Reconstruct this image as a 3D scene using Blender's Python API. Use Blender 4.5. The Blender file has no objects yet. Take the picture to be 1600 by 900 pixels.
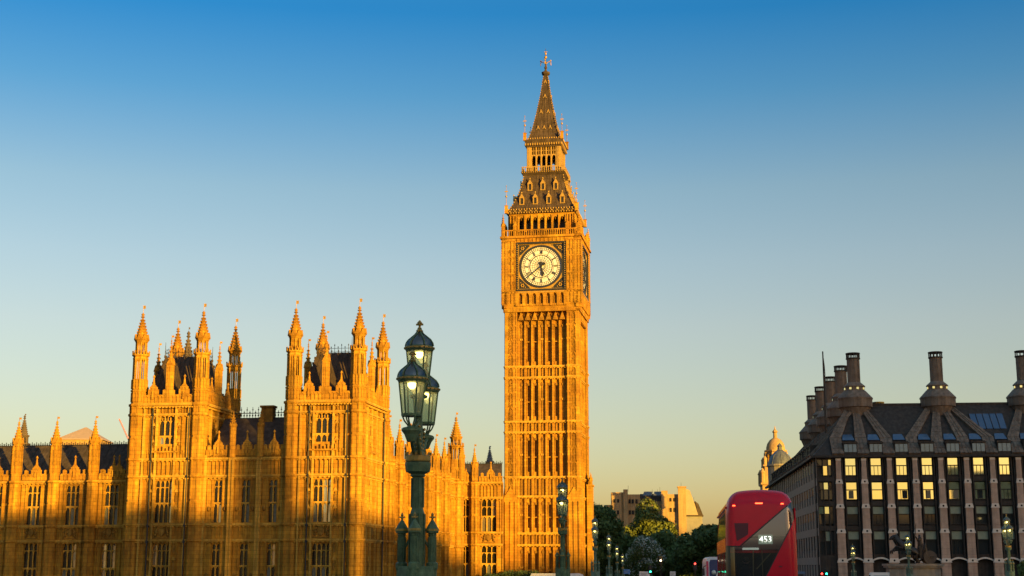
import bpy, bmesh, math, random
from math import sin, cos, pi, radians, sqrt
from mathutils import Matrix, Vector
random.seed(11)
S = bpy.context.scene
COL = S.collection
# ---------------------------------------------------------------- camera
cd = bpy.data.cameras.new('camera'); cam = bpy.data.objects.new('camera', cd); COL.objects.link(cam)
cd.sensor_width = 36; cd.lens = 50; cd.clip_start = .1; cd.clip_end = 20000
cam.location = (0, 0, 1.7); cam.rotation_euler = (radians(90 + 11.126), 0, radians(5.298))
S.camera = cam
# ---------------------------------------------------------------- sky and sun
SUN_AZ, SUN_EL = 43.0, 5.0          # degrees right of straight behind the camera's bridge axis / above the horizon
sun_dir = Vector((sin(radians(SUN_AZ))*cos(radians(SUN_EL)), -cos(radians(SUN_AZ))*cos(radians(SUN_EL)), sin(radians(SUN_EL))))
W = bpy.data.worlds.new('World'); S.world = W; W.use_nodes = True
nt = W.node_tree; bg = nt.nodes['Background']
sky = nt.nodes.new('ShaderNodeTexSky'); sky.sky_type = 'NISHITA'; sky.sun_disc = False
sky.sun_elevation = radians(SUN_EL); sky.sun_rotation = math.atan2(sun_dir.x, sun_dir.y)
sky.air_density = 1.0; sky.dust_density = 1.2; sky.ozone_density = 2.0
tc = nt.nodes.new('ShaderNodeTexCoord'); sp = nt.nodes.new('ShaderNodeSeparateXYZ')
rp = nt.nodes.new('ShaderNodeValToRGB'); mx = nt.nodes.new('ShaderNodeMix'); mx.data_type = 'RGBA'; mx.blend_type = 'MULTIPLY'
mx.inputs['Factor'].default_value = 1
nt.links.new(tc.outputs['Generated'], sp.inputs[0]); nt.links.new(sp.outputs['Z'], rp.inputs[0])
SKY_TINT = [(0.0, (1.34, 1.04, .88)), (.064, (1.32, 1.06, .905)), (.165, (1.43, 1.10, .98)), (.21, (1.33, 1.10, 1.01)), (.259, (1.10, 1.05, 1.0)), (.322, (.47, .86, 1.06)), (.376, (.14, .70, 1.10)), (.46, (.30, .78, 1.08)), (.62, (2.5, 2.4, 2.1)), (1.0, (2.8, 2.6, 2.3))]  # overhead stops raised beyond the natural sky to lift the shadows
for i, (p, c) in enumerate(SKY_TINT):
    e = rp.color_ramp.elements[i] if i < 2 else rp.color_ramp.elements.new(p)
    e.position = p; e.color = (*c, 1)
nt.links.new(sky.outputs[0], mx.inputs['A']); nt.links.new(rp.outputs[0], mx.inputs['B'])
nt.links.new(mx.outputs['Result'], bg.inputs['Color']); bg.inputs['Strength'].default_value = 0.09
sl = bpy.data.lights.new('sun', 'SUN'); so = bpy.data.objects.new('sun', sl); COL.objects.link(so)
sl.energy = 5.0; sl.angle = radians(.53); sl.color = (1, .59, .07)
so.rotation_euler = sun_dir.to_track_quat('Z', 'Y').to_euler()
S.view_settings.view_transform = 'Standard'; S.view_settings.look = 'None'; S.view_settings.gamma = 1
S.view_settings.exposure = 1.42
S.cycles.max_bounces = 6; S.cycles.transparent_max_bounces = 12

# ---------------------------------------------------------------- materials
def mat(name, base, rough=.8, metal=0, var=.0, scale=1.0, streak=.0, bump=0, spec=.5, alt=None, emit=None, estr=0, blocks=0, soot=0):
    m = bpy.data.materials.new(name); m.use_nodes = True; n = m.node_tree.nodes; l = m.node_tree.links
    b = n['Principled BSDF']; b.inputs['Base Color'].default_value = (*base, 1)
    b.inputs['Roughness'].default_value = rough; b.inputs['Metallic'].default_value = metal
    b.inputs['Specular IOR Level'].default_value = spec
    if emit: b.inputs['Emission Color'].default_value = (*emit, 1); b.inputs['Emission Strength'].default_value = estr
    if var or streak or bump or alt:
        t = n.new('ShaderNodeTexCoord')
        def noise(sc, det=5, stretch=None):
            z = n.new('ShaderNodeTexNoise'); z.inputs['Scale'].default_value = sc; z.inputs['Detail'].default_value = det
            if stretch:
                mp = n.new('ShaderNodeMapping'); mp.inputs['Scale'].default_value = stretch
                l.new(t.outputs['Object'], mp.inputs[0]); l.new(mp.outputs[0], z.inputs['Vector'])
            else: l.new(t.outputs['Object'], z.inputs['Vector'])
            return z
        def ramp(src, lo, hi, a, c):
            r = n.new('ShaderNodeValToRGB'); r.color_ramp.elements[0].position = lo; r.color_ramp.elements[1].position = hi
            r.color_ramp.elements[0].color = (*a, 1); r.color_ramp.elements[1].color = (*c, 1); l.new(src, r.inputs[0]); return r.outputs[0]
        def mul(a, c):
            q = n.new('ShaderNodeMix'); q.data_type = 'RGBA'; q.blend_type = 'MULTIPLY'; q.inputs['Factor'].default_value = 1
            l.new(a, q.inputs['A']); l.new(c, q.inputs['B']); return q.outputs['Result']
        rgb = n.new('ShaderNodeRGB'); rgb.outputs[0].default_value = (*base, 1); out = rgb.outputs[0]
        if alt:
            z = noise(scale*.6, 4); r = ramp(z.outputs['Fac'], .35, .65, base, alt); out = r
        if var:
            z = noise(scale, 6); out = mul(out, ramp(z.outputs['Fac'], .3, .7, (1-var,)*3, (1+var*.35,)*3))
            z2 = noise(scale*6, 3); out = mul(out, ramp(z2.outputs['Fac'], .3, .7, (1-var*.6,)*3, (1+var*.25,)*3))
        if streak:
            z = noise(1, 4, (2.2, 2.2, .12)); out = mul(out, ramp(z.outputs['Fac'], .38, .62, (1-streak, 1-streak*1.05, 1-streak*1.1), (1, 1, 1)))
        if soot:
            z = noise(.11, 5); out = mul(out, ramp(z.outputs['Fac'], .5, .68, (1, 1, 1), (1-soot, 1-soot*1.08, 1-soot*1.1)))
        if blocks:
            sx = n.new('ShaderNodeSeparateXYZ'); l.new(t.outputs['Object'], sx.inputs[0]); ad = n.new('ShaderNodeMath'); ad.operation = 'ADD'
            l.new(sx.outputs[0], ad.inputs[0]); l.new(sx.outputs[1], ad.inputs[1]); cx = n.new('ShaderNodeCombineXYZ'); l.new(ad.outputs[0], cx.inputs[0]); l.new(sx.outputs[2], cx.inputs[1])
            bk = n.new('ShaderNodeTexBrick'); bk.inputs['Scale'].default_value = 1; bk.inputs['Brick Width'].default_value = 1.1; bk.inputs['Row Height'].default_value = .46; bk.inputs['Mortar Size'].default_value = .022
            bk.inputs['Color1'].default_value = (1.08, 1.06, 1.0, 1); bk.inputs['Color2'].default_value = (1-blocks, 1-blocks*1.15, 1-blocks*1.2, 1); bk.inputs['Mortar'].default_value = (.6, .55, .5, 1)
            l.new(cx.outputs[0], bk.inputs['Vector']); out = mul(out, bk.outputs['Color'])
        l.new(out, b.inputs['Base Color'])
        if bump:
            z = noise(scale*9, 5); bp = n.new('ShaderNodeBump'); bp.inputs['Strength'].default_value = bump; bp.inputs['Distance'].default_value = .06
            l.new(z.outputs['Fac'], bp.inputs['Height']); l.new(bp.outputs[0], b.inputs['Normal'])
    return m
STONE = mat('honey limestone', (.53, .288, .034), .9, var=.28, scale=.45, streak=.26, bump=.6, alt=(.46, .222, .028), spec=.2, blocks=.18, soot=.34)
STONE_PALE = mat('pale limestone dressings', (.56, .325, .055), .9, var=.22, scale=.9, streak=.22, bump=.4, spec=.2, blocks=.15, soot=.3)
STONE_DARK = mat('dark carved limestone', (.31, .16, .025), .9, var=.4, scale=2.5, streak=.3, bump=.7, spec=.2)  # darker tone for carvings, niche backs, slit backs and recessed panels
SLATE = mat('dark slate', (.085, .062, .048), .85, var=.35, scale=1.2, streak=.3, spec=.15)
IRONROOF = mat('weathered cast iron roof', (.085, .058, .042), .75, var=.35, scale=.8, streak=.35, bump=.3, spec=.2)
IRON = mat('black iron', (.012, .012, .012), .5)
GOLD = mat('gilded metal', (.42, .25, .048), .45, metal=.3, var=.25, scale=3)
GLASS = mat('old leaded glass', (.018, .018, .016), .12, var=.5, scale=3, spec=.55)
PALEGL = mat('pale blinded leaded glass', (.13, .135, .11), .25, var=.3, scale=3)
SKYGL = mat('sky reflecting leaded glass', (.5, .46, .36), .06, metal=.8)
WMATS = [STONE_PALE, GLASS, PALEGL, SKYGL]
OPAL = mat('opal dial glass', (.60, .60, .68), .35, var=.14, scale=2.5)
GREEN = mat('green lamp paint', (.135, .185, .088), .5, spec=.2, var=.4, scale=9, streak=.2)
GREENP = mat('pale green lamp paint', (.09, .15, .10), .4, var=.2, scale=9)
LEAD = mat('blue grey lead', (.10, .11, .13), .45, var=.3, scale=2, streak=.3)
BRONZE = mat('dark bronze', (.028, .022, .018), .42, metal=.5, var=.3, scale=2)
GRANITE = mat('grey granite', (.26, .22, .17), .8, var=.2, scale=2, streak=.2)
ASPHALT = mat('asphalt', (.05, .05, .052), .85, var=.2, scale=2)
PAVE = mat('paving stone', (.22, .2, .18), .85, var=.2, scale=1)
WATER = mat('river water', (.03, .035, .03), .08, bump=.4, scale=.12)
GRASS = mat('earth', (.07, .07, .05), .95, var=.2)

# ---------------------------------------------------------------- mesh builder
class MB:
    def __init__(s): s.v = []; s.f = []; s.m = []; s.sm = []; s.M = Matrix(); s.k = 0
    def add(s, vs, fs, smooth=False):
        o = len(s.v); M = s.M
        s.v += [tuple(M @ Vector(p)) for p in vs]
        for q in fs: s.f.append([o+i for i in q]); s.m.append(s.k); s.sm.append(smooth)
    def box(s, x0, x1, y0, y1, z0, z1):
        s.add([(x0,y0,z0),(x1,y0,z0),(x1,y1,z0),(x0,y1,z0),(x0,y0,z1),(x1,y0,z1),(x1,y1,z1),(x0,y1,z1)],
              [(0,3,2,1),(4,5,6,7),(0,1,5,4),(1,2,6,5),(2,3,7,6),(3,0,4,7)])
    def prism(s, pts, y0, y1):           # outline in x-z, extruded along y
        n = len(pts)
        s.add([(x,y0,z) for x,z in pts]+[(x,y1,z) for x,z in pts],
              [tuple(range(n)), tuple(range(2*n-1,n-1,-1))]+[(i,i+n,(i+1)%n+n,(i+1)%n) for i in range(n)])
    def rings(s, cx, cy, prof, n=8, rot=None, smooth=False, sy=1):
        a0 = pi/n if rot is None else rot; vs = []
        for z, r in prof: vs += [(cx+r*cos(a0+2*pi*i/n), cy+sy*r*sin(a0+2*pi*i/n), z) for i in range(n)]
        fs = []
        for k in range(len(prof)-1):
            for i in range(n): j = (i+1)%n; fs.append((k*n+i, k*n+j, (k+1)*n+j, (k+1)*n+i))
        s.add(vs, fs, smooth)
        s.add(vs[:n], [tuple(range(n-1,-1,-1))]); s.add(vs[-n:], [tuple(range(n))])
    def sq(s, cx, cy, prof): s.rings(cx, cy, [(z, h*sqrt(2)) for z, h in prof], 4, pi/4)
    def tube(s, p, q, r, n=6, r2=None, smooth=True):
        p = Vector(p); q = Vector(q); d = (q-p); 
        if d.length < 1e-6: return
        r2 = r if r2 is None else r2; d.normalize(); a = d.orthogonal().normalized(); b = d.cross(a)
        vs = [p+(a*cos(2*pi*i/n)+b*sin(2*pi*i/n))*r for i in range(n)]+[q+(a*cos(2*pi*i/n)+b*sin(2*pi*i/n))*r2 for i in range(n)]
        s.add(vs, [(i,(i+1)%n,(i+1)%n+n,i+n) for i in range(n)], smooth); s.add(vs, [tuple(range(n-1,-1,-1)), tuple(range(n,2*n))])
    def path(s, pts, r, n=6, r2=None):
        for i in range(len(pts)-1):
            a = r if r2 is None else r+(r2-r)*i/(len(pts)-1); b = r if r2 is None else r+(r2-r)*(i+1)/(len(pts)-1)
            s.tube(pts[i], pts[i+1], a, n, b)
    def ball(s, c, r, n=8, sz=1):
        s.rings(c[0], c[1], [(c[2]-r*sz*cos(pi*i/6), max(r*sin(pi*i/6), r*.02)) for i in range(7)], n, smooth=True)
    def quad(s, a, b, c, d): s.add([a,b,c,d], [(0,1,2,3)])
    def build(s, name, mats, parent=None, loc=None, **kw):
        me = bpy.data.meshes.new(name); me.from_pydata(s.v, [], s.f)
        for m in (mats if isinstance(mats, (list, tuple)) else [mats]): me.materials.append(m)
        me.polygons.foreach_set('material_index', s.m); me.polygons.foreach_set('use_smooth', s.sm); me.update()
        o = bpy.data.objects.new(name, me); COL.objects.link(o)
        if parent: o.parent = parent
        if loc: o.location = loc
        tag(o, **kw); return o
def tag(o, label=None, cat=None, group=None, kind=None):
    if label: o['label'] = label
    if cat: o['category'] = cat
    if group: o['group'] = group
    if kind: o['kind'] = kind
    return o
def thing(name, label, cat, loc=(0,0,0), rz=0, group=None):
    o = bpy.data.objects.new(name, None); COL.objects.link(o); o.location = loc; o.rotation_euler = (0,0,rz); o.empty_display_size = .5
    return tag(o, label, cat, group)
def copy(o, parent=None, loc=None):
    c = o.copy(); COL.objects.link(c)
    if parent: c.parent = parent
    if loc is not None: c.location = loc
    for ch in list(o.children): copy(ch, c)
    return c
def Rz(a): return Matrix.Rotation(a, 4, 'Z')
def T(x, y, z=0): return Matrix.Translation((x, y, z))
def deck(y): return -max(0, y-20)**2*5e-5 if y < 215 else -2.0

# ---------------------------------------------------------------- gothic vocabulary (walls face -y; u = x)
def wall_open(mb, x0, x1, z0, z1, ops, y=0, d=.45):
    xs = sorted({x0, x1, *[v for o in ops for v in o[:2]]}); zs = sorted({z0, z1, *[v for o in ops for v in o[2:4]]})
    for zi in range(len(zs)-1):
        za, zb = zs[zi], zs[zi+1]; run = None
        for xi in range(len(xs)-1):
            xa, xb = xs[xi], xs[xi+1]; cx, cz = (xa+xb)/2, (za+zb)/2
            hole = any(o[0] < cx < o[1] and o[2] < cz < o[3] for o in ops)
            if hole:
                if run: mb.box(run[0], run[1], y, y+d, za, zb); run = None
            else: run = (run[0], xb) if run else (xa, xb)
        if run: mb.box(run[0], run[1], y, y+d, za, zb)
def arcpts(xa, xb, zs, zt, n=4):
    return [(xa+(xb-xa)*t/n, zs+(zt-zs)*sqrt(max(0, 1-(1-t/n)**2))) for t in range(n+1)]
def head(mb, x0, x1, zs, zt, y0, y1, n=4):
    xm = (x0+x1)/2
    mb.prism([(x0, zt)]+arcpts(x0, xm, zs, zt-.01, n)[::1]+[(xm, zt)], y0, y1)
    mb.prism([(x1, zt)]+arcpts(x1, xm, zs, zt-.01, n)+[(xm, zt)], y0, y1)
def window(x0, x1, z0, z1, n, trans=(), arch=0, y=0, M=None, sub=.0):
    """stone mullions (slot 0) and glass (slot 1)"""
    mb = MB();  mb.M = M or Matrix()
    w = (x1-x0)/n; zs = [z0, *trans, z1]; ya, yb = y+.16, y+.34
    for i in range(1, n): mb.box(x0+i*w-.055, x0+i*w+.055, ya, yb, z0, z1)
    for t in trans: mb.box(x0, x1, ya-.03, yb-.01, t-.09, t+.09)
    for k in range(len(zs)-1):
        ztop = zs[k+1]-(.09 if k < len(zs)-2 else 0); last = k == len(zs)-2
        for i in range(n):
            a, b = x0+i*w+.05, x0+(i+1)*w-.05
            hh = w*.75
            if last and arch:   # stepped tracery in the arch
                zc = z1-arch; head(mb, a, b, zc-.25, zc+.25, ya+.02, yb-.02); 
                mb.box((a+b)/2-.035, (a+b)/2+.035, ya+.03, yb-.03, zc+.2, z1)
            else:
                head(mb, a, b, ztop-hh, ztop, ya+.02, yb-.02)
                if last and z1-z0 > 3:
                    zc = ztop-hh*1.9; head(mb, a, b, zc-hh*.7, zc, ya+.03, yb-.03); mb.box(a, b, ya+.03, yb-.03, zc, zc+.06)
            mb.k = 1; zz = zs[k]; rr_ = random.random()
            if n == 4 and i == n-1 and z0 > 0: mb.k = 3
            elif k == 0 and rr_ < .35: mb.k = 2
            elif rr_ > .93: mb.k = 3
            while zz < zs[k+1]-.05:       # leaded lights, each leaf slightly off true
                ze = min(zz+random.uniform(.8, 1.2), zs[k+1]); t = random.uniform(-.012, .012); t2 = random.uniform(-.012, .012)
                mb.quad((a-.05, yb+.02+t, zz), (b+.05, yb+.02-t, zz), (b+.05, yb+.02-t+t2, ze), (a-.05, yb+.02+t+t2, ze)); zz = ze
            mb.k = 0
    if arch: head(mb, x0, x1, z1-arch, z1, y+.02, y+.36, 6)
    return mb
def ribs(mb, xs, z0, z1, w=.14, p=.12, y=0):
    p *= 1.7
    for x in xs: mb.box(x-w/2, x+w/2, y-p, y-.003, z0, z1)
def string(mb, x0, x1, z, h=.22, p=.22, y=0, boss=.55):
    p *= 1.4
    mb.box(x0-p*.0, x1, y-p, y-.004, z-h/2, z+h/2); mb.box(x0, x1, y-p*.55, y-.004, z-h*1.05, z-h/2)
    if boss:
        n = int((x1-x0)/boss)
        for i in range(n): xc = x0+(i+.5)*(x1-x0)/n; mb.box(xc-.1, xc+.1, y-p*.85, y-p*.3, z-h*1.5, z-h*.9)
def panels(mb, x0, x1, z0, z1, n, y=0, p=.10, w=.09):
    p *= 1.4
    for i in range(n):
        a = x0+(x1-x0)*i/n; b = x0+(x1-x0)*(i+1)/n
        mb.box(a-w/2, a+w/2, y-p, y-.003, z0, z1)
        hh = min((b-a)*.7, (z1-z0)*.4); head(mb, a+w/2, b-w/2, z1-hh, z1, y-p*.85, y-.003, 3)
    mb.box(x1-w/2, x1+w/2, y-p, y-.003, z0, z1)
def relief(mb, x0, x1, z0, z1, y=0, seed=0):
    """carved heraldic panel: shield, supporters, scroll"""
    xc, zc, w, h = (x0+x1)/2, (z0+z1)/2, x1-x0, z1-z0; r = random.Random(seed)
    mb.prism([(xc-.16*w, zc+.28*h), (xc-.17*w, zc-.05*h), (xc, zc-.3*h), (xc+.17*w, zc-.05*h), (xc+.16*w, zc+.28*h)], y-.2, y-.003)
    mb.box(xc-.1*w, xc+.1*w, y-.18, y-.003, zc+.3*h, zc+.44*h)
    for sgn in (-1, 1):
        for dx, dz, rr in ((.27, .22, .1), (.29, .02, .13), (.33, -.2, .11), (.42, .1, .06), (.22, .36, .06), (.4, -.36, .06)):
            mb.ball((xc+sgn*dx*w, y-.06, zc+dz*h), rr*h+r.uniform(0, .03), 6)
    mb.box(xc-.42*w, xc+.42*w, y-.14, y-.003, zc-.44*h, zc-.36*h)
def spire(mb, cx, cy, z0, r, h, n=8, crk=6, fin=True):
    """crocketed spirelet with fleuron"""
    mb.rings(cx, cy, [(z0, r), (z0+h*.12, r*.82), (z0+h*.8, r*.12), (z0+h*.84, r*.34), (z0+h*.88, r*.14), (z0+h*.93, r*.28), (z0+h, r*.04)], n)
    for k in range(crk):
        t = (k+.4)/crk*.78; rr = r*(1-t*.0)*(1 if t < .02 else .82*(1-(t-.12)/.68)+.12*((t-.12)/.68)) if t > .12 else r*.95
        s_ = .11*max(.5, r) if r > .5 else .075
        for i in range(4):
            a = i*pi/2+pi/4+.0; 
            mb.box(cx+(rr+s_*.4)*cos(a)-s_, cx+(rr+s_*.4)*cos(a)+s_, cy+(rr+s_*.4)*sin(a)-s_, cy+(rr+s_*.4)*sin(a)+s_, z0+t*h-s_, z0+t*h+s_*.9)
            a = i*pi/2
            mb.box(cx+(rr+s_*.4)*cos(a)-s_, cx+(rr+s_*.4)*cos(a)+s_, cy+(rr+s_*.4)*sin(a)-s_, cy+(rr+s_*.4)*sin(a)+s_, z0+t*h-s_, z0+t*h+s_*.9)
def vane(mb, cx, cy, z, h=1.0):
    mb.tube((cx, cy, z), (cx, cy, z+h), .03, 5); mb.box(cx-.02, cx+.3, cy-.02, cy+.02, z+h*.55, z+h*.95)
def pinnacle(mb, cx, cy, z0, zs, zt, hw=.3):
    """square shaft z0..zs with gablets then spirelet to zt"""
    mb.sq(cx, cy, [(z0, hw), (zs, hw)])
    for k in range(4):
        mb.M, M0 = mb.M @ T(cx, cy) @ Rz(k*pi/2), mb.M
        mb.box(-hw*.45, -hw*.25, -hw-.05, -hw+.0, z0, zs-.2); mb.box(hw*.25, hw*.45, -hw-.05, -hw+.0, z0, zs-.2)
        mb.prism([(-hw*1.15, zs-.1), (hw*1.15, zs-.1), (0, zs+hw*1.9)], -hw-.09, -hw+.1); mb.M = M0
    spire(mb, cx, cy, zs, hw*.95, zt-zs, 4 if False else 8, 5)

def slit_stage(mb, cx, cy, z0, z1, r, n=8):
    """octagonal lantern stage with a two-light lancet opening in each face: piers, mullions, heads, dark core is left open"""
    a0 = pi/8; ap = r*cos(pi/8); s2 = r*sin(pi/8)
    for k in range(8):
        M0 = mb.M; mb.M = M0 @ T(cx, cy) @ Rz(k*pi/4)
        mb.box(-s2, -s2*.55, -ap, -ap+.16, z0, z1); mb.box(s2*.55, s2, -ap, -ap+.16, z0, z1); mb.box(-s2*.12, s2*.12, -ap+.02, -ap+.16, z0, z1)
        head(mb, -s2*.55, -s2*.12, z1-.35, z1-.02, -ap+.01, -ap+.15, 3); head(mb, s2*.12, s2*.55, z1-.35, z1-.02, -ap+.01, -ap+.15, 3)
        mb.box(-s2, s2, -ap-.04, -ap+.15, z1, z1+.14); mb.M = M0
def crown(mb, cx, cy, z, r, h=.45, n=8):
    mb.rings(cx, cy, [(z-.25, r*.9), (z-.1, r*1.16), (z+.05, r*1.2), (z+.05, r*1.0)], 8)
    for k in range(8):
        for o in (-.25, .0):
            a = k*pi/4+pi/8+o*pi/4*2; mb.box(cx+r*1.08*cos(a)-.07, cx+r*1.08*cos(a)+.07, cy+r*1.08*sin(a)-.07, cy+r*1.08*sin(a)+.07, z, z+(h if o == 0 else h*.6))
def turret_mesh():
    """corner turret above the tower cornice, local origin at z = 0 (the palace datum)"""
    mb = MB(); r = .92
    mb.rings(0, 0, [(21.4, r), (24.4, r)]); mb.rings(0, 0, [(22.85, r+.1), (23.05, r+.12), (23.1, r)])
    for k in range(8):
        M0 = mb.M; mb.M = Rz(k*pi/4); ap = r*cos(pi/8)
        panels(mb, -.34, .34, 23.2, 24.35, 2, -ap, .07, .07); panels(mb, -.34, .34, 21.6, 22.75, 2, -ap, .05, .06); mb.M = M0
    slit_stage(mb, 0, 0, 24.4, 26.9, r)
    mb.rings(0, 0, [(26.9, r*.98), (27.2, r*.98)]); crown(mb, 0, 0, 27.4, r*.98, .55)
    slit_stage(mb, 0, 0, 27.45, 29.0, r*.78)
    mb.rings(0, 0, [(29.0, r*.8), (29.3, r*.98), (29.45, r*1.02)])
    for k in range(8):
        mb.M = Rz(k*pi/4); mb.prism([(-.3, 29.3), (.3, 29.3), (0, 30.0)], -r*.98, -r*.7); mb.M = Matrix()
    spire(mb, 0, 0, 29.4, r*.88, 3.35, 8, 7)
    return mb
def parapet(mb, x0, x1, z0, h, n, y=0, gab=True, tip=1.6):
    """pierced battlement: solid band with panels, stepped merlons and gabled niches"""
    mb.box(x0, x1, y, y+.3, z0, z0+h*.62); w = (x1-x0)/n
    panels(mb, x0, x1, z0+.1, z0+h*.55, max(2, int((x1-x0)/.45)), y, .06, .06)
    for i in range(n):
        a = x0+i*w; c = a+w/2
        if gab:
            q_ = min(.62, w*.3); t_ = z0+h*1.18
            mb.box(c-q_, c+q_, y-.06, y+.32, z0+h*.62, z0+h); mb.box(c-q_*.72, c+q_*.72, y-.06, y+.32, z0+h, t_); mb.prism([(c-q_*.6, t_), (c+q_*.6, t_), (c, t_+q_*.75)], y-.06, y+.32)
            mb.k, k0 = 1, mb.k; head(mb, c-.24, c+.24, z0+h*.8, z0+h*1.1, y-.075, y-.05, 3); mb.box(c-.24, c+.24, y-.073, y-.061, z0+.3*h, z0+h*.8); mb.k = k0
            mb.box(c-.09, c+.09, y-.2, y-.06, z0+.3*h, z0+h*.85)
            mb.rings(c, y+.1, [(t_+.1, .2), (t_+.2+tip*.6, .07), (t_+.2+tip*.62, .19), (t_+.2+tip*.8, .03)], 6)
            nm = max(1, int((w/2-q_)/.75))
            for s_ in (-1, 1):
                for j in range(nm):
                    xc = c+s_*(q_+(j+.62)*(w/2-q_)/nm); mb.box(xc-.2, xc+.2, y-.02, y+.3, z0+h*.62, z0+h*.92); mb.prism([(xc-.24, z0+h*.92), (xc+.24, z0+h*.92), (xc, z0+h*1.0)], y-.04, y+.3)
        else:
            mb.box(c-w*.25, c+w*.25, y-.02, y+.3, z0+h*.62, z0+h)

# ---------------------------------------------------------------- setting
def structure(name, mb, m): return mb.build(name, m, kind='structure')
YB = 198.0
g = MB()
g.v = [(-6000, 260, -2), (-160, 176, -2), (-26, 150, -2), (-24, YB, -2), (60, YB, -2), (6000, YB+300, -2), (6000, 9000, -2), (-6000, 9000, -2)]; g.f = [tuple(range(8))]; g.m = [0]; g.sm = [False]
structure('ground', g, GRASS)
g = MB(); g.quad((-8000, -40, -2), (-8000, -2500, -2), (8000, -2500, -2), (8000, -40, -2)); structure('east_bank_ground', g, GRASS)
g = MB(); g.quad((-8000, -60, -9), (8000, -60, -9), (8000, 900, -9), (-8000, 900, -9)); structure('river', g, WATER)
g = MB()
for a, b in (((-160, 176), (-26, 150)), ((-26, 150), (-24, YB)), ((-24, YB), (60, YB)), ((60, YB), (400, YB+17))):
    g.add([(*a, -9), (*b, -9), (*b, -1.0), (*a, -1.0), (a[0], a[1]+.6, -9), (b[0], b[1]+.6, -9), (b[0], b[1]+.6, -1.0), (a[0], a[1]+.6, -1.0)], [(0,1,2,3), (3,2,6,7), (4,7,6,5), (0,3,7,4), (1,5,6,2)])
structure('embankment_wall', g, GRANITE)
def ribbon(x0, x1, y0, y1, dz, step=6, th=0):
    mb = MB(); ys = [y0+(y1-y0)*i/int((y1-y0)/step) for i in range(int((y1-y0)/step)+1)]
    for a, b in zip(ys, ys[1:]):
        za, zb = deck(a)+dz, deck(b-1e-6)+dz
        mb.quad((x0,a,za), (x1,a,za), (x1,b,zb), (x0,b,zb))
        if th:
            mb.quad((x0,a,za), (x0,b,zb), (x0,b,zb-th), (x0,a,za-th)); mb.quad((x1,b,zb), (x1,a,za), (x1,a,za-th), (x1,b,zb-th)); mb.quad((x0,a,za-th), (x0,b,zb-th), (x1,b,zb-th), (x1,a,za-th))
    return mb
structure('bridge_deck', ribbon(-3.6, 22.4, -40, 214.9, -.15, th=1.5), GRANITE)
structure('bridge_road', ribbon(1.2, 17.6, -40, 214.9, -.145), ASPHALT)
rl = MB()
for yy in range(-38, 212, 6): rl.quad((9.3, yy, deck(yy)-.138), (9.45, yy, deck(yy)-.138), (9.45, yy+3, deck(yy+3)-.138), (9.3, yy+3, deck(yy+3)-.138))
structure('road_marking', rl, mat('white road paint', (.7, .7, .66), .7))
pv = ribbon(-3.3, 1.2, -40, 214.9, .0, th=.14); p2 = ribbon(17.6, 22.1, -40, 214.9, 0, th=.14)
structure('bridge_pavement', pv, PAVE); structure('bridge_pavement', p2, PAVE)
g = MB(); g.quad((1, 215, -1.99), (18, 215, -1.99), (18, 800, -1.99), (1, 800, -1.99)); structure('street_road', g, ASPHALT)
g = MB(); g.box(-8, .7, 218, 800, -2, -1.87); structure('street_pavement', g, PAVE)
g = MB(); g.box(18.3, 26, 226, 800, -2, -1.87); structure('street_pavement', g, PAVE)
def bridge_parapet(x, label):
    mb = MB()
    y = -40
    while y < 213:
        a, b = y, min(y+3, 213); za, zb = deck(a), deck(b)
        for lo, hi, w in ((0, .35, .2), (.95, 1.12, .24)):
            mb.add([(x-w,a,za+lo),(x+w,a,za+lo),(x+w,b,zb+lo),(x-w,b,zb+lo),(x-w,a,za+hi),(x+w,a,za+hi),(x+w,b,zb+hi),(x-w,b,zb+hi)],
              [(0,3,2,1),(4,5,6,7),(0,1,5,4),(1,2,6,5),(2,3,7,6),(3,0,4,7)])
        for i in range(6):
            yy = a+(i+.5)*(b-a)/6; z = deck(yy); mb.box(x-.09, x+.09, yy-.09, yy+.09, z+.3, z+1.0)
        y += 3
    return mb.build('bridge_parapet', GREEN, label=label, cat='parapet')
bridge_parapet(-3.25, 'green pierced cast iron parapet of the bridge below the near row of lamps')
bridge_parapet(22.05, 'green pierced cast iron parapet on the far side of the bridge')

# ---------------------------------------------------------------- palace
P0 = Vector((-34.04, 166.74, 0)); PR = radians(-4.5)
PX = Vector((cos(PR), sin(PR), 0)); PY = Vector((-sin(PR), cos(PR), 0))
palace = thing('palace', 'long gothic limestone palace with two pinnacled towers left of the clock tower', 'palace', P0, PR)
SM = [STONE, STONE_DARK, STONE_PALE]
TUR = turret_mesh()
tur_v = MB(); vane(tur_v, 0, 0, 32.7, 1.0)
_t = {}
def turret(parent, x, y):
    if not _t:
        o = TUR.build('turret', SM, parent, (x, y, 0)); _t['o'] = o; 
    else:
        o = _t['o'].copy(); COL.objects.link(o); o.parent = parent; o.location = (x, y, 0)
    if 'v' not in _t: v = tur_v.build('weather_vane', GOLD, parent, (x, y, 0)); _t['v'] = v
    else: v = _t['v'].copy(); COL.objects.link(v); v.parent = parent; v.location = (x, y, 0)
    return o
def oct_shaft(mb, cx, cy, z0, z1, r, strings):
    mb.rings(cx, cy, [(z0, r), (z1, r)])
    for k in range(8):
        M0 = mb.M; mb.M = M0 @ T(cx, cy) @ Rz(k*pi/4); ap = r*cos(pi/8)
        zz = [z0, *strings, z1]
        for a, b in zip(zz, zz[1:]):
            n = max(1, round((b-a)/2.6)); hh = (b-a)/n
            for i in range(n): panels(mb, -r*.33, r*.33, a+i*hh+.12, a+(i+1)*hh-.15, 1, -ap, .06, .07)
        mb.M = M0
    for s_ in strings: mb.rings(cx, cy, [(s_-.26, r+.02), (s_-.12, r+.2), (s_+.12, r+.2), (s_+.14, r+.0)])
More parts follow.
